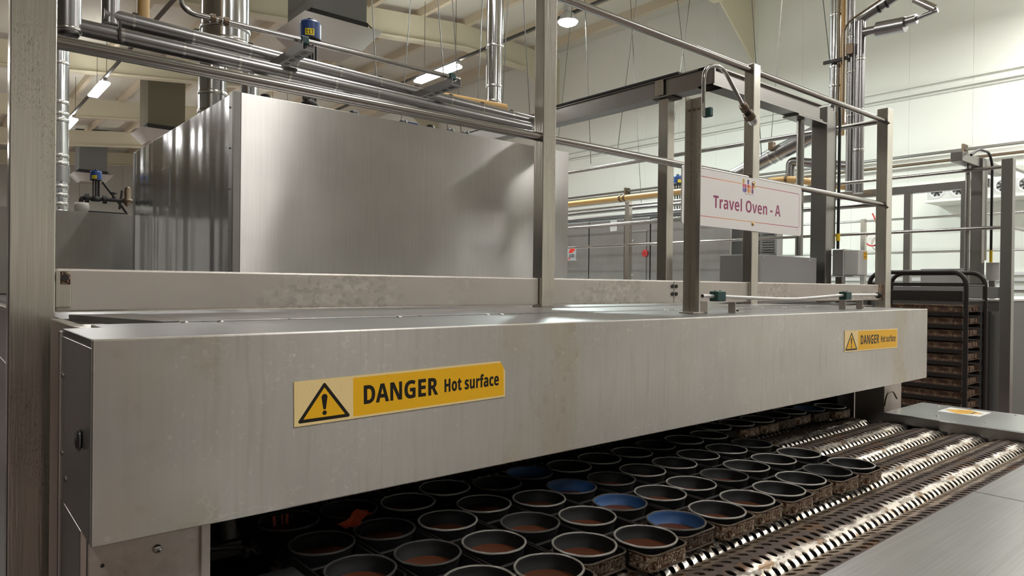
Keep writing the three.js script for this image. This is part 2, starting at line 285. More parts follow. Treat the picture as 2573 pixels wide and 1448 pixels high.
// roof coolers: box duct, dark gap, flared deflector
function cooler(x, y, z, label, pale) {
  const o = thing('air_cooler', label, 'duct', 'cooler ducts hanging from the roof', [x, y, z]), s = 0.5;
  put('duct_box', bx(-s, s, 0, yR(x) + 0.75 - y, -s, s, 0.004), pale ? m_beamgrey : m_duct, o);
  put('gap_frame', bx(-s - 0.02, s + 0.02, -0.12, -0.001, -s - 0.02, s + 0.02, 0.002), m_black, o);
  const g = new THREE.CylinderGeometry(1.0, 0.63, 0.33, 4, 1); g.rotateY(Math.PI / 4); g.translate(0, -0.32, 0); put('deflector', uvm(g.toNonIndexed()), m_ductpale, o);
  for (const [a, b] of [[-1, -1], [1, -1], [-1, 1], [1, 1]]) put('strut', cyl(V(a * s, 0, b * s), V(a * (s + 0.12), -0.17, b * (s + 0.12)), 0.01, 6), m_black, o);
  put('roof_collar', bx(-s - 0.15, s + 0.15, yR(x) + 0.66 - y, yR(x) + 0.72 - y, -s - 0.15, s + 0.15, 0.004), m_dark, o);
}
const m_beamgrey = M({ color: L(0.15, 0.135, 0.09), roughness: 0.6 });
cooler(5.31, 5.96, -11.4, 'large grey cooler duct above the blue valve actuator');
cooler(5.31, 5.96, -22.5, 'olive cooler duct hanging above the polished side of the steel box', true);
cooler(5.2, 5.96, -33.5, 'small far dark grey cooler duct behind the blue valve on the left');

// ---------------------------------------------------------------- oven body, deck and tunnel
const YD = 1.367;                    // level of the deck
{
  const o = thing('oven_casing', 'long stainless oven casing below the guard railing', 'oven');
  put('upper_casing', bx(0.236, 3.33, 1.12, 1.338, -6.9, -1.42, 0.004), m_hoodside, o);
  put('rear_casing', bx(3.34, 4.87, 0.4, 1.338, -6.9, -2.01, 0.004), m_hoodside, o);
  put('side_casing', bx(0.236, 0.37, 0.0, 1.119, -6.9, -1.42, 0.004), m_hoodside, o);
  put('side_casing', bx(3.14, 3.33, 0.0, 1.119, -6.9, -1.42, 0.004), m_hoodside, o);
  put('lower_casing', bx(0.372, 3.138, 0.0, 0.78, -6.9, -0.75, 0.004), m_dark, o);
  put('tunnel_back', bx(0.372, 3.138, 0.781, 1.119, -2.75, -2.7, 0.002), m_black, o);
  put('tunnel_lining', bx(0.372, 3.138, 1.100, 1.118, -2.69, -1.43, 0.002), m_black, o);
}
{ // deck plates behind the hood
  const o = thing('deck', 'flat steel plates on top of the oven between hood and toe board', 'deck');
  const xs = [0.255, 0.398, 0.63, 0.98, 1.33, 1.68, 2.03, 2.38, 2.73, 3.08, 3.32];
  for (let i = 0; i < xs.length - 1; i++) {
    const a = xs[i] + 0.0012, b = xs[i + 1] - 0.0012;
    if (i === 0) put('deck_plate', prism([[a, -1.93], [b, -1.93], [b, -1.535], [a + 0.11, -1.535]], 1.352, YD), m_plate, o);
    else put('deck_plate', bx(a, b, 1.352, YD, -1.895, -1.535, 0.002), m_plate, o);
  }
  for (const [a, b] of [[0.238, 0.437], [0.44, 1.2], [1.203, 2.0], [2.003, 2.75], [2.753, 3.32]]) put('edge_strip', bx(a, b, 1.345, YD - 0.002, -1.525, -1.405, 0.002), m_plate, o);
  const dome = new THREE.SphereGeometry(0.008, 12, 6, 0, 6.283, 0, 1.57); dome.scale(1, 0.5, 1);
  for (const x of [0.40, 0.47, 0.9, 1.18, 1.23, 1.6, 1.97, 2.03, 2.2, 2.4, 2.6, 2.78, 2.95]) put('bolt', dome, m_band, o).position.set(x, YD - 0.002, -1.505);
  for (const [a, b] of [[0.26, 1.55], [1.553, 3.0], [3.003, 4.87]]) put('walkway_plate', bx(a, b, 1.339, 1.351, -6.8, -2.06, 0.001), m_plate, o);
}
{ // hood over the tunnel mouth: folded sheet, open underneath
  const o = thing('oven_hood', 'long stainless hood over the oven mouth with two yellow danger labels', 'hood');
  const x0 = 0.175, x1 = 3.216, y0 = 1.077, zf = -1.107, zb = -1.39;
  const g = bx(x0, x1, y0, YD, zf - 0.012, zf, 0.003); { const p = g.attributes.position, uv = g.attributes.uv; for (let i = 0; i < p.count; i++) uv.setXY(i, (p.getX(i) - x0) / (x1 - x0), (p.getY(i) - y0) / (YD - y0)); }
  put('front_sheet', g, m_hood, o);
  put('top_sheet', bx(x0 + 0.001, x1 - 0.001, YD - 0.012, YD - 0.0002, zb, zf - 0.0125, 0.002), m_plate, o);
  put('end_sheet', bx(x0, x0 + 0.01, y0 + 0.001, YD - 0.0125, zb, zf - 0.0125, 0.002), m_hoodside, o);
  put('end_sheet', bx(x1 - 0.01, x1, y0 + 0.001, YD - 0.0125, zb, zf - 0.0125, 0.002), m_hoodside, o);
  put('back_flange', bx(x0 - 0.004, x0 + 0.028, 0.86, YD - 0.004, zb - 0.012, zb - 0.002, 0.003), m_hoodside, o);
  // lift handle: half disc standing out of the end sheet
  const hg = new THREE.SphereGeometry(0.017, 20, 14); hg.scale(0.34, 1, 0.62); const h = put('handle', hg, m_chrome, o, 'small polished half-round handle on the end of the hood'); h.position.set(x0 - 0.004, 1.215, -1.188);
  for (const [y, z] of [[1.29, -1.37], [1.16, -1.372], [1.125, -1.33]]) { const b = put('rivet', new THREE.SphereGeometry(0.005, 10, 6), m_band, o); b.position.set(x0 - 0.001, y, z); b.scale.x = 0.5; }
  // yellow danger labels
  const draw = cut => (c, w, h) => {
    c.fillStyle = '#ffe3a4'; c.fillRect(0, 0, w, h); c.fillStyle = '#ffc21c'; const sx = h * 1.42; c.fillRect(sx, h * 0.05, w - sx - h * 0.05, h * 0.90);
    if (cut) for (let i = 0; i < 240; i++) { c.fillStyle = `rgba(110,70,10,${0.04 + 0.10 * rnd()})`; c.fillRect(rnd() * w, rnd() * h, 1 + 3 * rnd(), 4 + 26 * rnd()); }
    c.lineJoin = 'round'; c.strokeStyle = '#1d1a14'; c.fillStyle = '#ffc21c'; c.lineWidth = h * 0.075; c.beginPath(); c.moveTo(h * 0.71, h * 0.13); c.lineTo(h * 1.29, h * 0.90); c.lineTo(h * 0.13, h * 0.90); c.closePath(); c.fill(); c.stroke();
    c.fillStyle = '#1d1a14'; c.beginPath(); c.arc(h * 0.71, h * 0.415, h * 0.072, Math.PI, 0); c.lineTo(h * 0.745, h * 0.66); c.arc(h * 0.71, h * 0.66, h * 0.035, 0, Math.PI); c.closePath(); c.fill(); c.beginPath(); c.arc(h * 0.71, h * 0.77, h * 0.052, 0, 7); c.fill();
    c.textBaseline = 'alphabetic'; const fit = (t, size, x, y, width) => { c.save(); c.font = `bold ${size}px sans-serif`; const k = width / c.measureText(t).width; c.translate(x, y); c.scale(k, 1); c.fillText(t, 0, 0); c.strokeStyle = '#1d1a14'; c.lineWidth = h * 0.014; c.strokeText(t, 0, 0); c.restore(); };
    fit('DANGER', h * 0.60, w * 0.275, h * 0.69, w * 0.355); fit('Hot surface', h * 0.45, w * 0.66, h * 0.655, w * 0.305);
  };
  const W1 = 0.451, H1 = 0.075;
  const sh = new THREE.Shape([[-W1 / 2, -H1 / 2], [W1 / 2, -H1 / 2], [W1 / 2, H1 / 2 - 0.021], [W1 / 2 - 0.013, H1 / 2], [-W1 / 2, H1 / 2]].map(q => new THREE.Vector2(...q)));
  for (const [x, y, turn, shape, l] of [[0.6895, 1.2515, 0.0165, sh, 'worn yellow label reading DANGER Hot surface, one corner cut off'], [2.677, 1.2605, -0.0145, null, 'clean yellow label reading DANGER Hot surface near the right end']]) {
    const p = plate(W1, H1, 0.0008, print(1800, 300, draw(!!shape)), 0.38, m_yellow, shape); p.name = 'warning_label'; p.userData.label = l; p.position.set(x, y, zf + 0.0003); p.rotation.z = turn; o.add(p); p.receiveShadow = true;
  }
}
{ // end panels under the hood
  const o = thing('end_panel', 'steel end panel with a domed bolt under the left end of the hood', 'panel');
  put('panel_sheet', bx(0.186, 0.355, 0.0, 1.075, -1.375, -1.2, 0.003), m_scuff, o);
  put('edge_fold', bx(0.345, 0.360, 0.0, 1.074, -1.199, -1.192, 0.002), m_scuff, o);
  const d = put('bolt', new THREE.SphereGeometry(0.007, 14, 8), m_band, o); d.position.set(0.281, 1.025, -1.199); d.scale.z = 0.55;
  const e = put('rivet', new THREE.SphereGeometry(0.003, 10, 6), m_iron, o); e.position.set(0.205, 1.017, -1.2);
  put('side_flange', bx(0.176, 0.1855, 0.0, 1.075, -1.374, -1.203, 0.002), m_hoodside, o);
  const q = thing('end_panel', 'narrow steel leg panel with a brown wire under the right end of the hood', 'panel');
  put('panel_sheet', bx(3.155, 3.335, 0.0, 1.075, -1.375, -1.25, 0.003), m_scuff, q);
  put('inner_sheet', bx(2.99, 3.15, 0.86, 1.06, -1.385, -1.375, 0.002), m_iron, q);
  put('wire', pipe([V(3.12, 0.95, -1.235), V(3.135, 1.0, -1.235), V(3.20, 1.01, -1.235), V(3.245, 0.97, -1.235)], 0.0035, 0.03, 8), m_bronze, q, 'thin brown wire loop');
}
{ // side sheet at the left end of the casing
  const o = thing('side_sheet', 'dark upright edge sheet between the broad post and the hood', 'panel');
  put('sheet', bx(0.212, 0.2345, 0.0, 1.362, -1.86, -1.41, 0.003), m_hoodside, o);
  for (const y of [1.25, 1.05]) { const b = put('bolt', new THREE.SphereGeometry(0.006, 10, 6), m_iron, o); b.position.set(0.2115, y, -1.44); b.scale.x = 0.5; }
}
{ // cable rollers and links in the dark gap by the left end panel
  const o = thing('belt_drive', 'dark drive parts in the gap beside the left end panel', 'machine part');
  put('shaft', cyl(V(0.375, 0.985, -1.46), V(0.52, 0.985, -1.46), 0.012, 14), m_iron, o);
  put('sprocket', lathe([[0.0, -0.01], [0.045, -0.01], [0.05, 0], [0.045, 0.01], [0, 0.01]], 18).rotateZ(Math.PI / 2).translate(0.44, 0.985, -1.46), m_iron, o);
  put('bracket', bx(0.41, 0.47, 0.92, 0.95, -1.42, -1.36, 0.004), m_iron, o);
  put('spring', cyl(V(0.45, 0.95, -1.38), V(0.45, 1.03, -1.4), 0.016, 12), m_iron, o);
  put('link', cyl(V(0.395, 0.955, -1.34), V(0.47, 0.935, -1.36), 0.005, 8), m_iron, o);
}
// ---------------------------------------------------------------- conveyor belt of perforated slats
{
  const o = thing('conveyor_belt', 'conveyor belt of perforated curved steel slats leading out of the oven', 'conveyor');
  const PX = 0.0296, X0 = 0.52, N = 82, half = PX / 2;
  // s runs from the front lip over the crest to the tail under the next slat
  const prof = s => { // returns [dz back, y]
    const P = [[0, 0.866], [0.003, 0.878], [0.009, 0.8905], [0.019, 0.901], [0.034, 0.9095], [0.056, 0.913], [0.085, 0.911], [0.115, 0.904], [0.146, 0.893]];
    const S = [0]; for (let i = 1; i < P.length; i++) S.push(S[i - 1] + Math.hypot(P[i][0] - P[i - 1][0], P[i][1] - P[i - 1][1]));
    const t = s * S[S.length - 1]; let i = 1; while (i < P.length - 1 && S[i] < t) i++;
    const k = (t - S[i - 1]) / (S[i] - S[i - 1]); return [P[i - 1][0] + (P[i][0] - P[i - 1][0]) * k, P[i - 1][1] + (P[i][1] - P[i - 1][1]) * k];
  };
  const pos = [], uvs = [], TH = 0.0028;
  const pt = (x, s, low) => { const q = prof(s); return [x, q[1] - (low ? TH : 0), -q[0], x, s]; };
  const tri = (a, b, c) => { for (const q of [a, b, c]) { pos.push(q[0], q[1], q[2]); uvs.push(q[3], q[4]); } };
  const rows = 5, sh = 1 / (rows - 0.5);
  for (let r = 0; r < rows; r++) {
    const s0 = r === 0 ? 0 : (r - 0.5) * sh, s1 = (r + 0.5) * sh, sc = r * sh, off = r % 2 ? half : 0;
    for (let k = 0; k < N; k++) {
      const xc = X0 + off + (k + 0.5) * PX, rx = 0.0077, rs = sh * 0.32, a0 = r === 0 ? 0 : 0, a1 = r === 0 ? Math.PI : 2 * Math.PI, n = r === 0 ? 8 : 16;
      let pr = null;
      for (let i = 0; i <= n; i++) {
        const a = a0 + (a1 - a0) * i / n, cx = Math.cos(a), sy = Math.sin(a), m = 1 / Math.max(Math.abs(cx), Math.abs(sy));
        const q = [pt(xc + rx * cx, sc + rs * sy), pt(xc + half * Math.max(-1, Math.min(1, cx * m)), Math.max(s0, Math.min(s1, sc + (sh / 2) * Math.max(-1, Math.min(1, sy * m))))), pt(xc + rx * cx, sc + rs * sy, true)];
        if (pr) { tri(pr[0], pr[1], q[1]); tri(pr[0], q[1], q[0]); tri(pr[0], q[0], q[2]); tri(pr[0], q[2], pr[2]); }
        pr = q;
      }
      if (r === 0) { const w = TH; for (const e of [-1, 1]) { const a = pt(xc + e * rx, 0), b = pt(xc + e * half, 0), c = pt(xc + e * half, 0), d = pt(xc + e * rx, 0); c[1] -= 0.004; d[1] -= 0.004; c[2] -= w; d[2] -= w; tri(a, b, c); tri(a, c, d); } }
    }
  }
  const g = new THREE.BufferGeometry(); g.setAttribute('position', new THREE.Float32BufferAttribute(pos, 3)); g.setAttribute('uv', new THREE.Float32BufferAttribute(uvs, 2)); g.computeVertexNormals();
  const endg = bx(X0 + (N + 0.5) * PX, X0 + (N + 0.5) * PX + 0.004, 0.865, 0.905, -0.125, -0.006, 0.001), rod = cyl(V(0.506, 0.868, -0.01), V(2.968, 0.868, -0.01), 0.006, 10);
  for (let k = -1; k < 13; k++) { const s = put('slat', g, m_slat, o); s.position.set(0.004 * (hash(k + 5, 3, 1) - 0.5), 0.0015 * (hash(k + 9, 4, 2) - 0.5), -0.676 - 0.135 * k); s.rotation.x = 0.004 * (hash(k + 3, 8, 2) - 0.5);
    put('slat_end', endg, m_iron, s); put('hinge_rod', rod, m_iron, s); }
}
{ // plates and covers around the belt
  const o = thing('feed_plate', 'smooth steel plate along the near edge of the conveyor belt', 'plate');
  put('plate_sheet', bx(0.6, 2.104, 0.914, 0.920, -0.609, -0.12, 0.002), m_plate, o); put('plate_sheet', bx(2.1065, 2.968, 0.914, 0.920, -0.608, -0.12, 0.002), m_plate, o);
  put('support', bx(0.6, 2.96, 0.0, 0.86, -0.50, -0.14, 0.004), m_hoodside, o);
  const c = thing('belt_cover', 'flat steel cover with a yellow diamond label beside the right edge of the belt', 'cover');
  put('cover_sheet', bx(2.985, 3.40, 0.905, 0.945, -1.19, -0.14, 0.004), m_cover, c);
  put('step_sheet', bx(2.972, 2.984, 0.895, 0.944, -0.98, -0.14, 0.002), m_cover, c);
  put('cover_support', bx(3.145, 3.38, 0.0, 0.904, -1.16, -0.65, 0.003), m_dark, c);
  const sd = (q, w, h) => { q.fillStyle = '#eceae4'; q.fillRect(0, 0, w, h); q.fillStyle = '#f0b312'; q.strokeStyle = '#2a2312'; q.lineWidth = 9; q.beginPath(); q.moveTo(w * 0.5, h * 0.04); q.lineTo(w * 0.97, h * 0.5); q.lineTo(w * 0.5, h * 0.96); q.lineTo(w * 0.03, h * 0.5); q.closePath(); q.fill(); q.stroke(); q.fillStyle = '#2a2312'; for (let i = 0; i < 3; i++) { q.lineWidth = 10; q.beginPath(); for (let k = 0; k <= 10; k++) { const xx = w * (0.38 + 0.12 * i) + 12 * Math.sin(k * 1.1), yy = h * (0.35 + 0.03 * k); k ? q.lineTo(xx, yy) : q.moveTo(xx, yy); } q.stroke(); } q.fillRect(w * 0.3, h * 0.70, w * 0.4, h * 0.05); };
  const p = plate(0.15, 0.15, 0.001, print(400, 400, sd), 0.4); p.name = 'warning_label'; p.userData.label = 'white square label with a yellow diamond'; p.rotation.x = -Math.PI / 2; p.position.set(3.27, 0.9451, -0.985); c.add(p);
  for (const [x, z] of [[3.33, -1.10], [3.36, -0.83], [3.08, -1.02], [3.09, -0.86]]) { const b = put('bolt', new THREE.SphereGeometry(0.007, 12, 6), m_band, c); b.position.set(x, 0.945, z); b.scale.y = 0.45; }
  const d = thing('belt_cover', 'dark steel cover corner at the bottom edge beside the leftmost tins', 'cover');
  put('cover_sheet', bx(0.372, 0.503, 0.915, 0.944, -1.195, -0.5, 0.004), m_cover, d);
}

// ---------------------------------------------------------------- strapped rows of round tins
{
  const SP = 0.1545, RIM = 0.962, R = 0.0605;
  const body = lathe([[0, 0.921], [0.050, 0.921], [0.053, 0.924], [0.0585, 0.957], [0.0592, 0.9585], [0.0570, 0.9585], [0.0563, 0.956], [0.051, 0.927], [0, 0.927]], 40);
  const inner = lathe([[0.0568, 0.9596], [0.0559, 0.9585], [0.0552, 0.954], [0.0502, 0.9275], [0, 0.9275]], 40);
  const batterG = r => lathe([[0, r], [0.03, r], [0.047, r + 0.0004], [0.0504 + (r - 0.929) * 0.18, r + 0.0014]], 40);
  const batters = [batterG(0.9315), batterG(0.933), batterG(0.9345)];
  const rims = [0, 1, 2].map(k => { const g = new THREE.TorusGeometry(0.0586, 0.0021, 8, 72); g.rotateX(Math.PI / 2); const p = g.attributes.position; for (let i = 0; i < p.count; i++) { const a = Math.atan2(p.getZ(i), p.getX(i)), w = 0.0007 * (fbm(a / 6.2832 + 0.5, 0.3 + k * 0.2, 24, 4, 201 + k, 2) - 0.5) * 2; p.setXYZ(i, p.getX(i) * (1 + w * 8), p.getY(i) + w, p.getZ(i) * (1 + w * 8)); } g.translate(0, 0.9595, 0); return g; });
  // rounded rectangle path around a row
  const loop = (hw, z0, z1, r) => { const s = new THREE.Shape(); s.moveTo(-hw + r, z0); s.lineTo(hw - r, z0); s.absarc(hw - r, z0 + r, r, -Math.PI / 2, 0); s.lineTo(hw, z1 - r); s.absarc(hw - r, z1 - r, r, 0, Math.PI / 2); s.lineTo(-hw + r, z1); s.absarc(-hw + r, z1 - r, r, Math.PI / 2, Math.PI); s.lineTo(-hw, z0 + r); s.absarc(-hw + r, z0 + r, r, Math.PI, 1.5 * Math.PI); return s; };
  function strapGeo(n) {
    const z0 = -0.0625, z1 = (n - 1) * SP + 0.0625, s = loop(0.0594, z0, z1, 0.021); s.holes.push(loop(0.0578, z0 + 0.0016, z1 - 0.0016, 0.0195));
    const band = new THREE.ExtrudeGeometry(s, { depth: 0.026, bevelEnabled: false, curveSegments: 6 }); band.rotateX(-Math.PI / 2); band.translate(0, 0.9225, 0); uvm(band);
    const bead = y => { const pts = loop(0.0594, z0, z1, 0.021).getSpacedPoints(90).map(q => V(q.x, y, -q.y)); return new THREE.TubeGeometry(new THREE.CatmullRomCurve3(pts, true), 90, 0.0019, 6, true); };
    return [uvm(band), merge([bead(0.9495), bead(0.9225)])];
  }
  // the light, rusty end of a strap: a U around the foremost tin
  const uPath = (hw, back, front, r) => { const q = [[-hw, -back]]; for (let i = 0; i <= 6; i++) { const a = Math.PI - i * Math.PI / 12; q.push([-hw + r + r * Math.cos(a), front - r + r * Math.sin(a)]); } for (let i = 0; i <= 6; i++) { const a = Math.PI / 2 - i * Math.PI / 12; q.push([hw - r + r * Math.cos(a), front - r + r * Math.sin(a)]); } q.push([hw, -back]); return q; };
  const endBand = (() => { const a = uPath(0.0604, -0.012, 0.0632, 0.022), b = uPath(0.0595, -0.012, 0.0625, 0.0212).reverse(), s = new THREE.Shape([...a, ...b].map(q => new THREE.Vector2(q[0], -q[1]))), g = new THREE.ExtrudeGeometry(s, { depth: 0.029, bevelEnabled: false }); g.rotateX(-Math.PI / 2); g.translate(0, 0.9215, 0); return uvm(g); })();
  const endBead = merge([0.9505, 0.9365, 0.9222].map((y, k) => new THREE.TubeGeometry(new THREE.CatmullRomCurve3(uPath(0.0602, -0.012, 0.0634, 0.022).map(q => V(q[0], y, q[1])), false, 'catmullrom', 0.1), 60, k === 1 ? 0.0009 : 0.0021, 6, false)));
  const cross = bx(-0.057, 0.057, 0.944, 0.9475, -0.004, 0.004, 0.001), plateG = bx(-0.020, 0.020, 0.9265, 0.9455, 0, 0.0016, 0.0006), rib = bx(-0.005, 0.005, 0.926, 0.946, 0, 0.0016, 0.0006);
  const geo = {}; for (const n of [4, 5]) geo[n] = strapGeo(n);
  // x of each row, z of its foremost tin, kind, label
  const rows = [
    [0.571, -1.073, 'd', 'row of tins beside the left belt cover, one tin streaked with red'],
    [0.701, -0.910, 'd', 'second row of dark tins from the left belt cover'],
    [0.829, -0.876, 'r', 'third row of tins from the left belt cover, foremost tin cut by the picture edge'],
    [0.955, -0.915, 'g', 'third row of tins left of the blue lined row is to its left; dark grey strap end'],
    [1.079, -0.869, 'r', 'rusty strapped row of tins directly left of the blue lined row'],
    [1.204, -0.889, 'b', 'row of blue lined tins in the middle of the near batch'],
    [1.333, -0.874, 'r', 'rusty strapped row of tins directly right of the near blue lined row'],
    [1.460, -0.879, 'r', 'second row of tins to the right of the near blue lined row'],
    [1.591, -0.871, 'r', 'third row of tins to the right of the near blue lined row'],
    [1.722, -0.886, 'r', 'fourth row of tins to the right of the near blue lined row'],
    [1.854, -0.878, 'r', 'second row of tins from the right end of the near batch'],
    [1.983, -0.871, 'r', 'rightmost row of tins in the near batch'],
    [2.112, -1.405, 'd', 'leftmost dark row of tins in the far batch half under the hood'],
    [2.238, -1.392, 'r', 'second row of tins from the left in the far batch, rusty strap'],
    [2.363, -1.386, 'r', 'third row of tins from the left in the far batch, rusty strap'],
    [2.4905, -1.390, 'g', 'dark grey strapped row of tins in the middle of the far batch'],
    [2.617, -1.392, 'r', 'rusty strapped row of tins directly left of the far blue lined row'],
    [2.744, -1.377, 'b', 'row of blue lined tins in the far batch at the back of the belt'],
    [2.870, -1.352, 'r', 'rightmost row of tins on the belt, in the far batch'],
  ];
  rows[3][3] = 'dark grey strapped row of tins, second to the left of the near blue lined row';
  rows.forEach(([x, z, kind, label], i) => {
    const n = 4, o = thing('cake_tin_row', label, 'cake tins', 'strapped rows of cake tins', [x, 0, z]);
    const ms = kind === 'r' ? m_rust : kind === 'd' ? m_tin : m_strap, mb = m_strapdark;
    const st_ = put('strap', geo[n][0], mb, o); put('strap_bead', geo[n][1], mb, st_); put('strap_end', endBand, ms, st_); put('strap_end_bead', endBead, kind === 'r' ? m_rustlight : ms, st_);
    const e = put('end_plate', plateG, kind === 'r' ? m_rustlight : ms, st_); e.position.set(0.008, 0, 0.0628); const q = put('end_rib', rib, kind === 'r' ? m_rustlight : ms, st_); q.position.set(-0.036, 0, 0.0628);
    for (let k = 0; k < n; k++) {
      const t = put('tin', body, m_tin, o); t.position.set(rr(-0.0004, 0.0004), 0, -k * SP + rr(-0.0015, 0.0015)); t.rotation.y = rr(0, 6); t.scale.set(1.025, 1, 1.025);
      put('lining', inner, kind === 'b' ? m_tinblue : m_tin, t); put('rim', rims[(i + k) % 3], kind === 'b' || (kind === 'd' && k > 0) || (i + 2 * k) % 5 === 0 ? m_rimdark : m_rim, t);
      if (x < 1.5 || (x < 1.7 && k === 1)) put('batter', batters[(i * 2 + k) % 3], m_batter, t, 'smooth chocolate brown batter');
      if (k) put('cross_strap', cross, mb, st_).position.z = -(k - 0.5) * SP;
    }
    if (i === 0) [[3.02, 0.10, 0.020], [3.22, 0.05, 0.026], [3.5, 0.13, 0.023]].forEach(([a, w, h]) => { const g = new THREE.CylinderGeometry(0.0562, 0.0562 - h * 0.17, h, 4, 1, true, a - 0.25, w); g.translate(0, 0.956 - h / 2, -2 * SP); put('spill', g, m_orange, o, 'red-brown streak running down inside a tin'); });
  });
}
{ // torn strip of orange film lying between two tins
  const g = new THREE.PlaneGeometry(0.098, 0.026, 14, 4), p = g.attributes.position;
  for (let i = 0; i < p.count; i++) { const u = p.getX(i), v = p.getY(i); p.setXYZ(i, u, v + 0.006 * Math.sin(u * 70) + 0.010 * (fbm(u * 8 + 0.5, 0.2, 8, 2, 301, 2) - 0.5), 0.007 * (fbm(u * 9 + 0.5, v * 20 + 0.5, 8, 4, 303, 2) - 0.5) * 2); }
  g.computeVertexNormals(); const o = thing('film_scrap', 'crumpled strip of orange film lying across the tin rims', 'scrap', null, [0.675, 0.9655, -1.292]);
  const m = put('film', g, m_orange, o); m.rotation.set(-1.15, 0.55, 0, 'YXZ');
}

// ---------------------------------------------------------------- guard railing on the oven
{
  const o = thing('guard_railing', 'stainless guard railing with posts, two round rails and a toe board on the oven', 'railing');
  const z0 = -1.99, z1 = -1.935, zr = -1.962, RR = 0.0165, YM = 2.013, YT = 2.571;
  const post = (a, b, y0, y1, m = m_post, zz0 = z0, zz1 = z1) => put('post', bx(a, b, y0, y1, zz0, zz1, 0.004), m, o);
  const bp = post(0.140, 0.230, 0.0, 3.4); bp.userData.label = 'broad steel post at the left edge'; post(1.776, 1.842, 1.3385, 3.0); post(3.232, 3.297, 1.3385, 2.60); post(4.875, 4.963, 0.4, 2.655, m_post, -2.005, z1);
  for (const [y, spans] of [[YM, [[0.229, 1.777], [1.841, 3.233], [3.296, 4.876]]], [YT, [[1.841, 3.265], [3.265, 4.876]]]]) for (const [a, b] of spans) { const zz = y === YT ? zr : zr; put('rail', cyl(V(a, y, zz), V(b, y, zz), RR, 24), m_rail, o); }
  // toe board
  const yb = 1.372, yt = 1.476;
  for (const [a, b] of [[0.231, 1.775], [1.843, 2.607], [2.610, 3.231], [3.298, 4.80]]) put('toe_board', bx(a, b, yb, yt, -1.968, -1.95, 0.006), m_scuff, o);
  put('corner_bracket', bx(0.231, 0.262, yb + 0.012, yt - 0.006, -1.949, -1.942, 0.002), m_post, o, 'pitted bracket where the toe board meets the broad post');
  const nut = new THREE.CylinderGeometry(0.009, 0.009, 0.008, 6); nut.rotateX(Math.PI / 2);
  for (const [x, y] of [[0.248, 1.455], [2.595, 1.45], [2.595, 1.415], [2.622, 1.45], [2.622, 1.415]]) put('bolt', nut, m_iron, o).position.set(x, y, x < 1 ? -1.9372 : -1.948);
  put('rust_patch', bx(0.240, 0.2605, 1.438, 1.469, -1.9419, -1.9412, 0), m_rust, o, 'rust around the bracket bolt'); put('corner_bracket', bx(4.80, 4.873, yb, yt, -1.966, -1.955, 0.003), m_rust, o, 'rusty bracket at the corner post');
  // return along the right side
  for (const y of [YM + 0.01, YT + 0.012]) put('rail', cyl(V(4.935, y, -2.0), V(4.935, y, -6.6), RR, 20), m_rail, o);
  post(4.90, 4.965, YD, 2.62, m_postB, -6.66, -6.6);
  put('toe_board', bx(4.95, 4.966, 1.372, 1.476, -6.6, -2.01, 0.004), m_scuff, o);
  const clip = merge([new THREE.TorusGeometry(0.010, 0.0025, 6, 14).rotateY(0.8), new THREE.TorusGeometry(0.008, 0.0025, 6, 14).rotateX(1.2).translate(0.008, -0.004, 0.002)]);
  for (const y of [YM - 0.022, YT - 0.022]) put('wire_tie', clip, m_iron, o).position.set(4.858, y, -1.93);
}
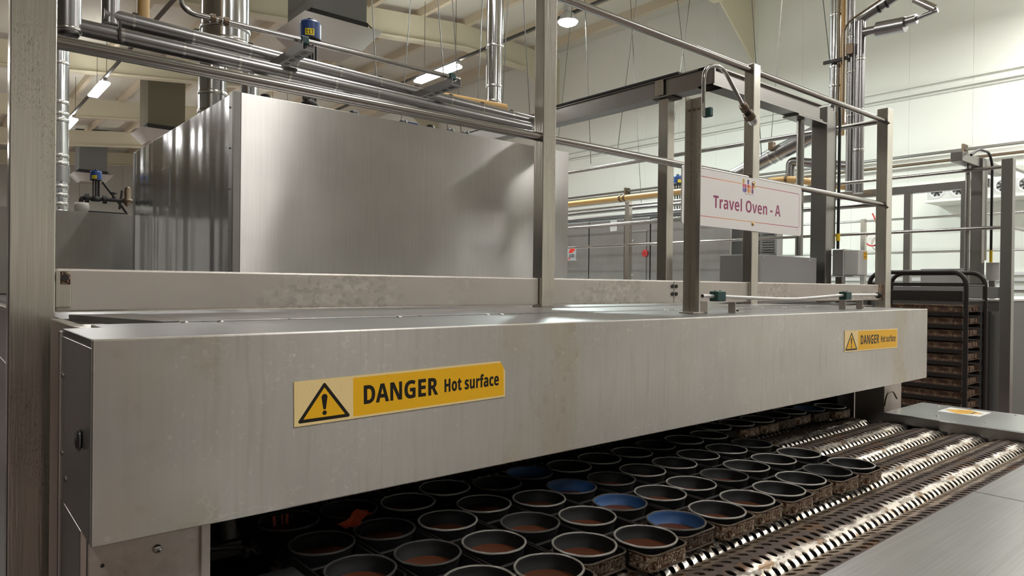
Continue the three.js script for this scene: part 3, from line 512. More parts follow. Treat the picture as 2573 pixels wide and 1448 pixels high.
{ // sign on the middle rail
  const W = 1.092, H = 0.268, r = 0.018, s = new THREE.Shape(); s.moveTo(-W / 2 + r, -H / 2); s.lineTo(W / 2 - r, -H / 2); s.absarc(W / 2 - r, -H / 2 + r, r, -Math.PI / 2, 0); s.lineTo(W / 2, H / 2 - r); s.absarc(W / 2 - r, H / 2 - r, r, 0, Math.PI / 2); s.lineTo(-W / 2 + r, H / 2); s.absarc(-W / 2 + r, H / 2 - r, r, Math.PI / 2, Math.PI); s.lineTo(-W / 2, -H / 2 + r); s.absarc(-W / 2 + r, -H / 2 + r, r, Math.PI, 1.5 * Math.PI);
  const t = print(2000, 490, (c, w, h) => {
    c.fillStyle = '#e9e5e3'; c.fillRect(0, 0, w, h);
    const gr = c.createLinearGradient(60, 0, w - 60, 0); [[0, '#a8325f'], [0.30, '#e8894a'], [0.5, '#dca32c'], [0.72, '#c8486a'], [1, '#9c3a6c']].forEach(q => gr.addColorStop(...q));
    c.strokeStyle = gr; c.lineWidth = 6; const x0 = 48, y0 = 68, x1 = w - 48, y1 = h - 84, k = 24;
    c.beginPath(); c.moveTo(900, y0); c.lineTo(x0 + k, y0); c.arc(x0 + k, y0 + k, k, -Math.PI / 2, Math.PI, true); c.lineTo(x0, y1 - k); c.arc(x0 + k, y1 - k, k, Math.PI, Math.PI / 2, true); c.lineTo(x1 - k, y1); c.arc(x1 - k, y1 - k, k, Math.PI / 2, 0, true); c.lineTo(x1, y0 + k); c.arc(x1 - k, y0 + k, k, 0, -Math.PI / 2, true); c.lineTo(1120, y0); c.stroke();
    // emblem of coloured letter blocks
    c.save(); c.translate(912, 22); c.scale(1.18, 0.80); const B = (x, y, ww, hh, col, rad) => { c.fillStyle = col; c.beginPath(); c.roundRect(x, y, ww, hh, rad || 0); c.fill(); };
    B(0, 0, 26, 48, '#c59a2c'); B(0, 54, 26, 42, '#d0586a'); B(0, 100, 28, 52, '#7a6fb4', [0, 0, 0, 24]); B(30, 54, 26, 42, '#b5305e', [0, 24, 0, 0]); B(30, 100, 26, 52, '#5c3a86', [0, 0, 24, 0]);
    B(66, 0, 24, 48, '#5b3f93'); B(66, 54, 24, 42, '#c8343f'); B(66, 100, 26, 52, '#d08a3a', [0, 0, 0, 24]); B(94, 54, 24, 42, '#e08c3c', [0, 24, 0, 0]); B(94, 100, 24, 52, '#e2a070', [0, 0, 24, 0]);
    B(128, 8, 26, 40, '#8f8cc4', [24, 0, 0, 0]); B(128, 54, 26, 42, '#b02a4c'); B(128, 100, 26, 52, '#6a2d6c'); B(158, 54, 28, 30, '#d9a53c', [0, 0, 22, 0]); B(158, 4, 22, 30, '#b08a4a', [0, 16, 0, 0]); c.restore();
    c.fillStyle = '#8a8580'; c.fillRect(950, 152, 44, 5); c.fillRect(1000, 152, 50, 5); c.fillStyle = '#b6aca0'; c.fillRect(1056, 152, 50, 5); c.fillStyle = '#c9a4a8'; c.fillRect(w - 120, h - 62, 50, 4);
    c.fillStyle = '#93305f'; c.save(); c.font = 'bold 150px sans-serif'; const wd = c.measureText('Travel Oven - A').width; c.translate(448, 322); c.scale(1140 / wd, 1); c.fillText('Travel Oven - A', 0, 0); c.restore();
  });
  const o = thing('sign', 'white sign reading Travel Oven - A hung on the middle rail', 'sign', null, [3.167, 1.870, -1.928]);
  const p = plate(W, H, 0.006, t, 0.35, m_white, s); p.name = 'sign_board'; o.add(p); p.castShadow = p.receiveShadow = true;
  for (const [x, y] of [[0.05, 0.107], [0.048, -0.098]]) { const b = put('screw', new THREE.SphereGeometry(0.010, 12, 8), m_brass, o); b.position.set(x, y, 0.007); b.scale.set(1, 1, 0.5); }
}
{ // angle iron with a bent pipe and nozzle, standing on the hood
  const o = thing('nozzle_stand', 'angle iron post on the hood carrying a bent pipe with a nozzle', 'stand');
  const g = merge([bx(1.7885, 1.8215, YD, 2.034, -1.3035, -1.300, 0), bx(1.818, 1.8215, YD, 2.034, -1.2995, -1.266, 0)]); put('angle_iron', g, m_post, o);
  put('foot', bx(1.785, 1.842, YD, YD + 0.004, -1.315, -1.262, 0.001), m_scuff, o);
  const z = -1.285; put('bent_pipe', pipe([V(1.857, 1.985, z), V(1.857, 2.14, z), V(1.955, 2.165, z), V(2.085, 2.052, z)], 0.0065, 0.075, 14), m_thin, o);
  const a = V(2.078, 2.058, z), d = V(0.62, -0.42, 0).normalize(), at = k => a.clone().addScaledVector(d, k);
  put('pipe_nut', cyl(at(0), at(0.024), 0.015, 6), m_bronze, o); put('nozzle_neck', cyl(at(0.024), at(0.042), 0.011, 14), m_iron, o); put('nozzle_nut', cyl(at(0.040), at(0.062), 0.020, 6), m_bronze, o);
  put('nozzle', merge([cyl(at(0.062), at(0.080), 0.017, 18, 0.016), cyl(at(0.080), at(0.092), 0.016, 18, 0.009)]), m_chrome, o, 'polished nozzle tip');
  put('clip', bx(1.872, 1.890, 1.985, 2.015, -1.30, -1.27, 0.004), m_green, o, 'dark green pipe clip');
  for (const x of [1.812, 1.835]) put('bolt', new THREE.SphereGeometry(0.005, 10, 6), m_rust, o).position.set(1.817, 2.0, x < 1.82 ? -1.29 : -1.275);
}
{ // spray rod on two brackets
  const o = thing('spray_rod', 'slightly bent grey rod held by dark green clamps along the hood', 'rod');
  const c = new THREE.CatmullRomCurve3([V(1.845, 1.4205, -1.272), V(1.92, 1.4195, -1.27), V(2.15, 1.413, -1.27), V(2.40, 1.4085, -1.27), V(2.6, 1.4145, -1.27), V(2.78, 1.421, -1.27), V(3.15, 1.4225, -1.27)]);
  put('rod', new THREE.TubeGeometry(c, 60, 0.0062, 12, false), m_rod, o);
  put('rod_tie', merge([0, 1, 2].map(k => new THREE.TorusGeometry(0.010, 0.003, 6, 14).rotateY(1.57 + 0.25 * (k - 1)).translate(3.118 + 0.008 * k, 1.421, -1.27))), m_iron, o);
  for (const [x, bc] of [[1.925, 1.93], [2.815, 2.868]]) {
    put('clamp', bx(x - 0.024, x + 0.024, 1.404, 1.436, -1.285, -1.254, 0.003), m_green, o, 'dark green clamp block'); for (const s of [-0.014, 0.014]) put('clamp_screw', new THREE.CylinderGeometry(0.004, 0.004, 0.004, 8).translate(x + s, 1.437, -1.27), m_band, o);
    const b = new THREE.Shape([[-0.081, 0], [-0.078, 0], [-0.078, 0.034], [0.074, 0.034], [0.074, 0.0], [0.132, 0], [0.132, 0.003], [0.078, 0.003], [0.078, 0.0375], [-0.081, 0.0375]].map(q => new THREE.Vector2(...q)));
    const g = new THREE.ExtrudeGeometry(b, { depth: 0.026, bevelEnabled: false }); g.translate(bc, YD - 0.0002, -1.282); put('bracket', uvm(g), m_scuff, o, 'bent sheet bracket'); put('bracket_bolt', new THREE.CylinderGeometry(0.005, 0.005, 0.005, 6).translate(bc + 0.108, YD + 0.005, -1.269), m_iron, o);
  }
}

// ---------------------------------------------------------------- steel boxes on the oven
{
  const o = thing('duct_housing', 'large polished steel box on the oven behind the railing', 'housing');
  const x0 = 1.052, x1 = 3.16, y1 = 2.306, zf = -3.2, zb = -5.2;
  put('front_panel', bx(x0 + 0.028, x1, YD, y1, zf - 0.012, zf, 0.003), m_box, o);
  put('side_panel', bx(x0, x0 + 0.012, YD, y1 - 0.002, zb, zf - 0.028, 0.003), m_boxside, o, 'mirror bright rippled side panel');
  put('corner_trim', merge([bx(x0 - 0.004, x0 + 0.027, YD, y1 + 0.001, zf - 0.008, zf + 0.002, 0.002), bx(x0 - 0.005, x0 + 0.004, YD, y1 + 0.001, zf - 0.06, zf - 0.009, 0.002)]), m_cab, o);
  put('side_panel', bx(x1 - 0.012, x1, YD, y1 - 0.002, zb, zf - 0.013, 0.003), m_boxside, o); put('rear_panel', bx(x0 + 0.013, x1 - 0.013, YD, y1 - 0.002, zb, zb + 0.012, 0.003), m_cab, o);
  put('top_panel', bx(x0 + 0.013, x1 - 0.013, y1 - 0.014, y1 - 0.002, zb + 0.013, zf - 0.013, 0.002), m_cab, o);
  put('side_edge', bx(x0 - 0.003, x0 + 0.001, YD, y1 - 0.01, zb, zb + 0.05, 0.001), m_cab, o);
  for (let k = 0; k < 5; k++) put('rivet', new THREE.SphereGeometry(0.005, 8, 6), m_band, o).position.set(x0 - 0.005, 1.5 + 0.185 * k, zf - 0.045);
  const fr = merge([bx(-0.002, 0.002, 0, 0.24, -0.09, -0.086, 0), bx(-0.002, 0.002, 0, 0.004, -0.09, 0.09, 0), bx(-0.002, 0.002, 0.2, 0.204, 0.0, 0.09, 0)]); put('access_flap', bx(x0 - 0.004, x0 + 0.001, 1.87, 2.10, -4.46, -4.28, 0.002), m_boxside, o);
  const q = thing('duct_housing', 'lower steel box behind the polished box, left of it', 'housing');
  put('front_panel', bx(0.30, 1.35, 1.355, 1.912, -5.50, -5.48, 0.003), m_box, q); put('housing_body', bx(0.31, 1.34, 1.355, 1.908, -7.2, -5.502, 0.003), m_cab, q);
}
{ // fittings on top of the polished box
  const o = thing('pipe_fitting', 'row of black pipe fittings on top of the polished steel box', 'fitting');
  put('manifold', cyl(V(1.9, 2.335, -3.5), V(3.1, 2.335, -3.5), 0.018, 10), m_iron, o);
  for (const x of [1.25, 1.72, 2.02, 2.2, 2.34, 2.45]) { put('knob', lathe([[0, 0], [0.03, 0], [0.035, 0.02], [0.02, 0.05], [0, 0.055]], 14).translate(x, 2.307, -3.36), m_black, o); }
  put('nipple', bx(2.06, 2.13, 2.307, 2.36, -3.42, -3.37, 0.006), m_blue, o);
  put('cross_beam', bx(2.55, 3.12, 2.307, 2.37, -3.9, -3.75, 0.004), m_iron, o);
}
// ---------------------------------------------------------------- pipes along the oven
function bands(o, xs, y, z, r) { for (const x of xs) { const d = 0.006; put('band', cyl(V(x - d, y(x), z), V(x + d, y(x), z), r * 1.03, 22), m_band, o); } }
{
  const o = thing('lagged_pipe', 'upper lagged steel pipe turning up at a mitred corner on the left', 'pipe'), z = -3.6, y = x => 2.6615 - 0.0263 * x, r = 0.037;
  put('pipe', merge([cyl(V(0.60, y(0.6), z), V(3.28, y(3.28), z), r, 24), cyl(V(0.63, 2.61, z), V(0.63, 5.8, z), r, 24)]), m_lag, o); bands(o, [0.72, 0.98, 1.25, 1.5, 1.75, 2.0, 2.25, 2.5, 2.75, 3.0], y, z, r);
  for (const x of [0.73, 1.0, 1.26, 1.51, 1.76, 2.01, 2.26, 2.51, 2.76, 3.01]) put('band_clip', bx(x - 0.012, x + 0.012, y(x) + r, y(x) + r + 0.009, z - 0.006, z + 0.006, 0.001), m_iron, o);
}
{
  const o = thing('lagged_pipe', 'lower lagged steel pipe just above the middle rail', 'pipe'), z = -3.3, y = x => 2.482 - 0.014 * x, r = 0.034;
  put('pipe', cyl(V(0.468, y(0.468), z), V(2.9, y(2.9), z), r, 24), m_lag, o); bands(o, [0.62, 0.86, 1.1, 1.34, 1.58, 1.82], y, z, r);
  put('hose_clip', bx(0.60, 0.61, 2.445, 2.525, z + 0.03, z + 0.045, 0.002), m_iron, o);
  const v = thing('steam_vessel', 'upright steel cylinder with a rounded foot beside the broad post', 'vessel');
  put('vessel', lathe([[0, 2.408], [0.034, 2.412], [0.043, 2.43], [0.043, 3.4], [0, 3.4]], 26).translate(0.422, 0, -3.24), m_lag, v); put('foot_ring', lathe([[0.0435, 2.43], [0.0465, 2.432], [0.0465, 2.442], [0.0435, 2.444]], 26).translate(0.422, 0, -3.24), m_band, v);
}
{
  const z = -3.2, y = 2.606, o = thing('thin_pipe', 'thin bright pipe on brackets, hooked at its right end', 'pipe');
  put('pipe', pipe([V(0.822, 3.4, z), V(0.822, y, z), V(2.315, y, z), V(2.315, y - 0.005, -3.545)], 0.0125, 0.07, 16), m_thin, o);
  for (const [x, w] of [[0.955, 0.02], [0.985, 0.012], [1.01, 0.02]]) put('union_nut', cyl(V(x - w / 2, y, z), V(x + w / 2, y, z), x === 0.985 ? 0.016 : 0.021, 6), m_bronze, o);
  for (const x of [1.375, 2.235]) {
    put('clamp', bx(x - 0.020, x + 0.020, y - 0.018, y + 0.020, z - 0.018, z + 0.018, 0.006), m_green, o, 'dark blue-green pipe clamp');
    const b = []; b.push(bx(x - 0.030, x - 0.026, y - 0.060, y - 0.019, z - 0.36, z + 0.05, 0), bx(x + 0.026, x + 0.030, y - 0.060, y - 0.019, z - 0.36, z + 0.05, 0), bx(x - 0.026, x + 0.026, y - 0.060, y - 0.056, z - 0.36, z + 0.05, 0));
    put('channel_arm', merge(b), m_grey, o, 'grey slotted channel arm'); for (let k = 0; k < 5; k++) put('slot', bx(x - 0.010, x + 0.010, y - 0.0615, y - 0.0602, z - 0.02 - 0.07 * k, z + 0.02 - 0.07 * k, 0), m_black, o);
  }
}
{
  const o = thing('gas_pipe', 'ochre yellow gas pipe behind the upper lagged pipe', 'gas pipe');
  put('pipe', pipe([V(0.853, 3.9, -4.02), V(0.853, 2.70, -4.02), V(3.3, 2.768, -4.02)], 0.030, 0.1, 20), m_yellowpipe, o); put('flange', cyl(V(0.995, 2.704, -4.02), V(1.015, 2.7045, -4.02), 0.042, 16), m_bronze, o);
}
// ---------------------------------------------------------------- flues
function flue(label, x, z, y0, y1, r, joints, m = m_chrome, lean = 0) {
  const o = thing('flue', label, 'flue', 'silver flues');
  put('flue_tube', cyl(V(x, y0, z), V(x + lean, y1, z), r, 30), m, o);
  for (const y of joints) { const k = (y - y0) / (y1 - y0); put('joint_band', lathe([[r * 0.99, -0.018], [r * 1.05, -0.012], [r * 1.05, 0.012], [r * 0.99, 0.018]], 30).translate(x + lean * k, y, z), m_band, o); }
  return o;
}
flue('wide silver flue at the top behind the thin pipe', 1.575, -5.0, 3.02, 6.6, 0.158, [3.1, 3.19, 4.2]);
flue('narrower silver flue rising behind the corner of the polished box', 1.51, -5.05, 2.308, 3.018, 0.092, [2.45, 2.5, 2.62, 2.75]);
flue('short galvanised flue stub beside the polished box corner', 1.70, -4.86, 2.308, 2.95, 0.058, [2.6]);
{ const o = flue('ribbed silver flue beside the broad steel post', 0.775, -6.5, 1.912, 6.6, 0.078, [1.98, 2.04, 2.11, 2.18, 2.36, 2.42, 2.7, 2.75, 2.84, 3.15]); put('elbow_sleeve', cyl(V(0.775, 2.22, -6.5), V(0.775, 2.34, -6.5), 0.086, 26), m_lag, o); }
flue('tall silver twin walled flue left of the middle railing post', 5.16, -6.5, 2.6, 6.8, 0.098, [3.62, 3.8, 4.28, 5.2]);
flue('silver flue left of the ochre pipe at the upper right', 8.0, -3.76, 3.2, 6.8, 0.057, [3.55, 3.78, 4.0, 4.6]);
flue('slim silver flue directly right of the ochre pipe', 8.0, -3.585, 2.55, 6.8, 0.038, [3.4, 3.9, 4.3], m_lag);
{ const o = flue('silver flue with a mitred arm at the top right', 8.0, -3.482, 2.52, 4.45, 0.055, [3.0, 3.45, 4.02], m_lag);
  put('upper_arm', cyl(V(8.0, 4.455, -3.5), V(8.0, 4.80, -2.6), 0.046, 24), m_lag, o); put('arm_elbow', cyl(V(8.0, 4.52, -2.92), V(8.0, 4.36, -2.72), 0.042, 24), m_band, o);
  put('silencer', cyl(V(8.0, 4.305, -3.30), V(8.0, 4.285, -3.01), 0.082, 26), m_lag, o); put('silencer_neck', cyl(V(8.0, 4.315, -3.44), V(8.0, 4.306, -3.299), 0.048, 22), m_lag, o); put('silencer_neck', cyl(V(8.0, 4.31, -3.02), V(8.0, 4.315, -2.9), 0.05, 22), m_lag, o); put('lower_arm', cyl(V(8.0, 4.315, -2.9), V(8.0, 4.345, -2.70), 0.024, 18), m_lag, o);
  for (const z of [-3.2, -3.28]) put('pipe_clamp', cyl(V(8.0, 4.455 + (z + 3.5) * 0.383 - 0.006, z - 0.012), V(8.0, 4.455 + (z + 3.5) * 0.383, z + 0.012), 0.050, 20), m_black, o); }
{ const o = thing('gas_pipe', 'upright ochre pipe between the silver flues at the upper right', 'gas pipe'); put('pipe', cyl(V(8.0, 3.2, -3.672), V(8.0, 6.8, -3.672), 0.027, 18), m_yellowpipe, o); put('clamp_bar', bx(7.908, 7.936, 4.03, 4.07, -3.86, -3.58, 0.004), m_iron, o); }
{ const o = thing('copper_line', 'thin brown pipe bending along the top right silver arm', 'pipe'); put('pipe', pipe([V(7.892, 3.3, -3.615), V(7.892, 4.42, -3.615), V(7.892, 4.85, -2.6)], 0.011, 0.12, 12), m_bronze, o); put('solenoid', bx(7.905, 7.945, 4.08, 4.2, -3.60, -3.52, 0.005), m_bronze, o, 'rusty square valve block'); }
{ const o = thing('sloping_duct', 'sloping silver duct behind the nozzle and the railing', 'duct'); const a = V(8.2, 3.44, -3.72), b = V(8.2, 2.92, -5.2), d = V().subVectors(b, a);
  put('duct_tube', cyl(a, b, 0.1, 30), m_lag, o); for (const k of [0.1, 0.56, 0.62, 0.8]) { const p = a.clone().addScaledVector(d, k), q = a.clone().addScaledVector(d, k + 0.018); put('joint_band', cyl(p, q, 0.105, 30), m_band, o); } put('hanger_clamp', bx(8.06, 8.14, 3.17, 3.27, -4.62, -4.56, 0.004), m_bronze, o); }
// suspension wires
const WIRE = ['crossing the channel frame left of its square post', 'hanging straight below the round bluish lamp', 'ending behind the left side of the nozzle stand', 'crossing behind the nozzle stand and the channel frame corner', 'just left of the middle railing post, beside the silver flue', 'faint and far, left of the square post of the channel frame', 'meeting the top rail left of the third front post', 'behind the top rail right of the third front post', 'left one of the close pair above the hooked pipe end', 'right one of the close pair above the hooked pipe end', 'left of the close pair above the thin pipe', 'right of the large grey cooler duct', 'right of the tall silver flue', 'left of the tall silver flue', 'faint and farthest, right of the square post of the channel frame', 'left of the silver flues at the upper right'];
[[[7.14, 5.22, -6.0], [6.81, 3.24, -6.0]], [[6.89, 4.95, -7.0], [6.71, 3.53, -7.0]], [[9.0, 5.88, -6.5], [8.55, 3.41, -6.5]], [[10.03, 6.47, -7.5], [10.58, 3.81, -7.5]], [[5.17, 4.69, -6.0], [5.29, 3.41, -6.0]], [[8.3, 5.1, -8.0], [8.41, 3.54, -8.0]], [[7.45, 4.85, -4.5], [7.56, 4.07, -4.5]], [[9.04, 5.44, -5.0], [8.81, 3.53, -5.0]], [[4.01, 4.37, -6.0], [4.08, 3.71, -6.0]], [[4.19, 4.42, -6.0], [4.25, 3.79, -6.0]], [[3.99, 4.52, -6.5], [3.93, 3.73, -6.5]], [[3.36, 4.26, -6.2], [3.42, 3.46, -6.2]], [[4.53, 4.36, -5.5], [4.47, 3.19, -5.5]], [[5.35, 5.04, -7.0], [5.29, 3.7, -7.0]], [[10.03, 5.96, -8.5], [10.23, 3.99, -8.5]], [[8.18, 4.9, -4.0], [8.31, 4.43, -4.0]]].forEach(([a, b], i) => {
  const p = V(...a), q = V(...b), d = V().subVectors(p, q), k = (6.95 - q.y) / d.y, low = b[1] > 3.55 ? (2.7 - q.y) / d.y * 0.75 : -0.05;
  const o = thing('suspension_wire', 'thin suspension wire ' + WIRE[i], 'wire', 'suspension wires'); put('wire', cyl(q.clone().addScaledVector(d, low), q.clone().addScaledVector(d, k), 0.0055, 6), m_wire, o);
});
// blue valve actuators
function actuator(x, y, z, s, label, low) {
  const o = thing('valve_actuator', label, 'valve', 'blue valve actuators', [x, y, z]);
  put('body', lathe([[0, -0.01], [0.95, -0.01], [1, 0.05], [1, 1.35], [0.9, 1.62], [0.35, 1.72], [0, 1.72]].map(q => [q[0] * s, q[1] * s]), 28), m_blue, o); put('cap', lathe([[0, 1.68], [0.34, 1.68], [0.32, 1.92], [0.15, 2.02], [0, 2.02]].map(q => [q[0] * s, q[1] * s]), 16), m_black, o);
  put('base_ring', lathe([[0, -0.16], [1.02, -0.16], [1.02, 0], [0, 0]].map(q => [q[0] * s, q[1] * s]), 28), m_dark, o);
  const t = print(128, 96, (c, w, h) => { c.fillStyle = '#f2d716'; c.fillRect(0, 0, w, h); c.fillStyle = '#2b2408'; for (const [a, b] of [[14, 16], [52, 20], [92, 14]]) { c.fillRect(a, b, 20, 22); c.fillRect(a + 5, b + 28, 12, 26); } c.fillRect(14, 74, 100, 6); });
  const lg = new THREE.CylinderGeometry(s * 1.012, s * 1.012, s * 0.62, 10, 1, true, -0.42, 0.84); const l = put('yellow_label', lg, M({ map: t, roughness: 0.5 }), o, 'yellow label with black signs'); l.position.y = s * 0.42; l.rotation.y = -0.45;
  for (const a of [0.5, 2.6, 3.9, 5.6]) put('yoke_leg', cyl(V(0.55 * s * Math.cos(a), -low, 0.55 * s * Math.sin(a)), V(0.55 * s * Math.cos(a), -0.16 * s, 0.55 * s * Math.sin(a)), 0.13 * s, 10), m_iron, o);
  put('stem', cyl(V(0, -low, 0), V(0, -0.16 * s, 0), 0.17 * s, 12), m_dark, o); put('valve_body', lathe([[0, -0.9], [0.8, -0.9], [0.9, -0.4], [0.5, 0.1], [0, 0.1]].map(q => [q[0] * s, q[1] * s - low]), 18), m_dark, o);
  return o;
}
actuator(1.712, 2.875, -3.9, 0.062, 'dark blue valve actuator with a yellow label above the lagged pipes', 0.36);
{ const o = actuator(0.918, 2.165, -5.72, 0.038, 'small bright blue valve actuator on the black pipe train at the left', 0.12);
  put('pipe_run', pipe([V(-0.09, -0.2, 0), V(-0.09, -0.135, 0), V(0.26, -0.135, 0)], 0.014, 0.02, 12), m_dark, o);
  for (const x of [-0.055, 0.055]) put('flange', cyl(V(x - 0.012, -0.135, 0), V(x + 0.012, -0.135, 0), 0.032, 14), m_dark, o);
  put('trap', lathe([[0, -0.246], [0.045, -0.24], [0.048, -0.19], [0.04, -0.17], [0, -0.165]], 16).translate(-0.085, 0, 0), m_ductpale, o); put('hand_wheel', new THREE.TorusGeometry(0.022, 0.005, 6, 16).rotateX(1.57).translate(0.11, -0.085, 0), m_dark, o); put('wheel_stem', cyl(V(0.11, -0.135, 0), V(0.11, -0.085, 0), 0.008, 8), m_dark, o);
  put('relief_valve', lathe([[0, -0.18], [0.02, -0.16], [0.036, -0.14], [0.036, -0.125], [0.022, -0.115], [0.022, -0.045], [0.014, -0.03], [0, -0.03]], 14).translate(0.2, 0, 0), m_bronze, o, 'brown relief valve'); put('brace', cyl(V(0.04, -0.01, 0), V(0.20, -0.225, 0), 0.009, 10), m_iron, o); put('lever', cyl(V(0.165, -0.06, 0), V(0.150, -0.2, 0), 0.008, 8), m_iron, o); put('rail', bx(-0.12, 0.2, -0.249, -0.225, -0.03, 0.03, 0.003), m_dark, o); }
actuator(8.75, 3.02, -6.5, 0.07, 'blue valve actuator mostly hidden behind the left end of the white sign', 0.487);

// ---------------------------------------------------------------- lifting frame of channels on the oven
{
  const o = thing('channel_frame', 'dark steel channel frame above the railing on the oven', 'frame'), yt = 2.672, yb = 2.562;
  const chan = (x0, x1, z0, z1, name) => put(name, merge([bx(x0, x1, yt - 0.008, yt, z0, z1, 0), bx(x0, x1, yb, yb + 0.008, z0, z1, 0), (x1 - x0) > (z1 - z0) ? bx(x0, x1, yb + 0.0082, yt - 0.0082, z1 - 0.03, z1 - 0.02, 0) : bx(x0 + 0.012, x0 + 0.022, yb + 0.0082, yt - 0.0082, z0, z1, 0)]), m_postB, o);
  chan(3.30, 3.40, -5.6, -2.222, 'channel_beam'); chan(3.30, 4.56, -2.32, -2.221, 'channel_beam');
  put('joint_plate', bx(3.296, 3.2995, 2.575, 2.665, -2.62, -2.56, 0), m_post, o); put('cover_strip', bx(3.29, 3.36, yt, yt + 0.012, -3.6, -2.45, 0.001), m_dark, o);
  put('post', bx(3.305, 3.37, YD - 0.014, 2.5615, -2.60, -2.53, 0.004), m_post, o); put('post_cap', bx(3.29, 3.40, 2.5535, 2.561, -2.63, -2.5, 0.001), m_iron, o);
  put('pipe_stand', cyl(V(4.36, 1.66, -2.27), V(4.36, 2.548, -2.27), 0.024, 18), m_rail, o); put('stand_plate', bx(4.24, 4.62, 2.549, 2.5612, -2.33, -2.22, 0.001), m_postB, o);
  put('post', bx(4.625, 4.715, YD - 0.014, 2.675, -2.33, -2.222, 0.004), m_postB, o); put('cable_trunk', bx(4.722, 4.782, 1.72, 2.66, -2.29, -2.23, 0.003), m_postB, o, 'cable trunking on the post');
  put('trunk_edge', bx(4.7155, 4.7215, 1.72, 2.66, -2.30, -2.235, 0.001), m_black, o);
  put('cable', pipe([V(4.70, 2.6, -2.25), V(4.72, 2.70, -2.24), V(4.79, 2.735, -2.22), V(4.805, 2.6, -2.22), V(4.80, 1.72, -2.22)], 0.010, 0.05, 12), m_cable, o, 'black cable'); put('cable_gland', cyl(V(4.80, 1.775, -2.22), V(4.80, 1.825, -2.22), 0.014, 12), m_yellow, o, 'yellow cable sleeve');
}
{ const o = thing('control_cabinet', 'plain low grey cabinet behind the toe board under the sign', 'cabinet'); put('cabinet_body', bx(3.73, 4.46, YD - 0.014, 1.645, -2.45, -2.20, 0.004), m_grey, o); put('cabinet_back', bx(4.465, 4.52, YD - 0.014, 1.63, -2.42, -2.23, 0.003), m_black, o); for (const x of [3.80, 4.36]) put('screw', new THREE.SphereGeometry(0.006, 8, 6), m_pale, o).position.set(x, 1.625, -2.2); }
const jl = print(160, 128, (c, w, h) => { c.fillStyle = '#f4b81c'; c.fillRect(0, 0, w, h); c.fillStyle = '#3a2a08'; c.font = 'bold 34px sans-serif'; c.fillText('DANGER', 10, 44); c.fillText('400 VOLTS'.slice(0, 7), 14, 92); c.fillRect(20, 108, 110, 5); });
{ const o = thing('junction_box', 'grey plastic junction box with a yellow label on the frame post', 'junction box');
  put('box_base', bx(4.738, 4.882, 1.532, 1.712, -2.228, -2.158, 0.004), m_grey, o); put('lid_seam', bx(4.735, 4.885, 1.528, 1.715, -2.157, -2.150, 0.001), m_pale, o); put('box_lid', bx(4.740, 4.880, 1.538, 1.706, -2.149, -2.055, 0.005), m_pale, o);
  const p = plate(0.058, 0.052, 0.001, jl, 0.5); p.name = 'yellow_label'; p.position.set(4.842, 1.672, -2.0545); o.add(p); put('box_bracket', bx(4.745, 4.80, 1.352, 1.527, -2.21, -2.165, 0.003), m_postB, o); }

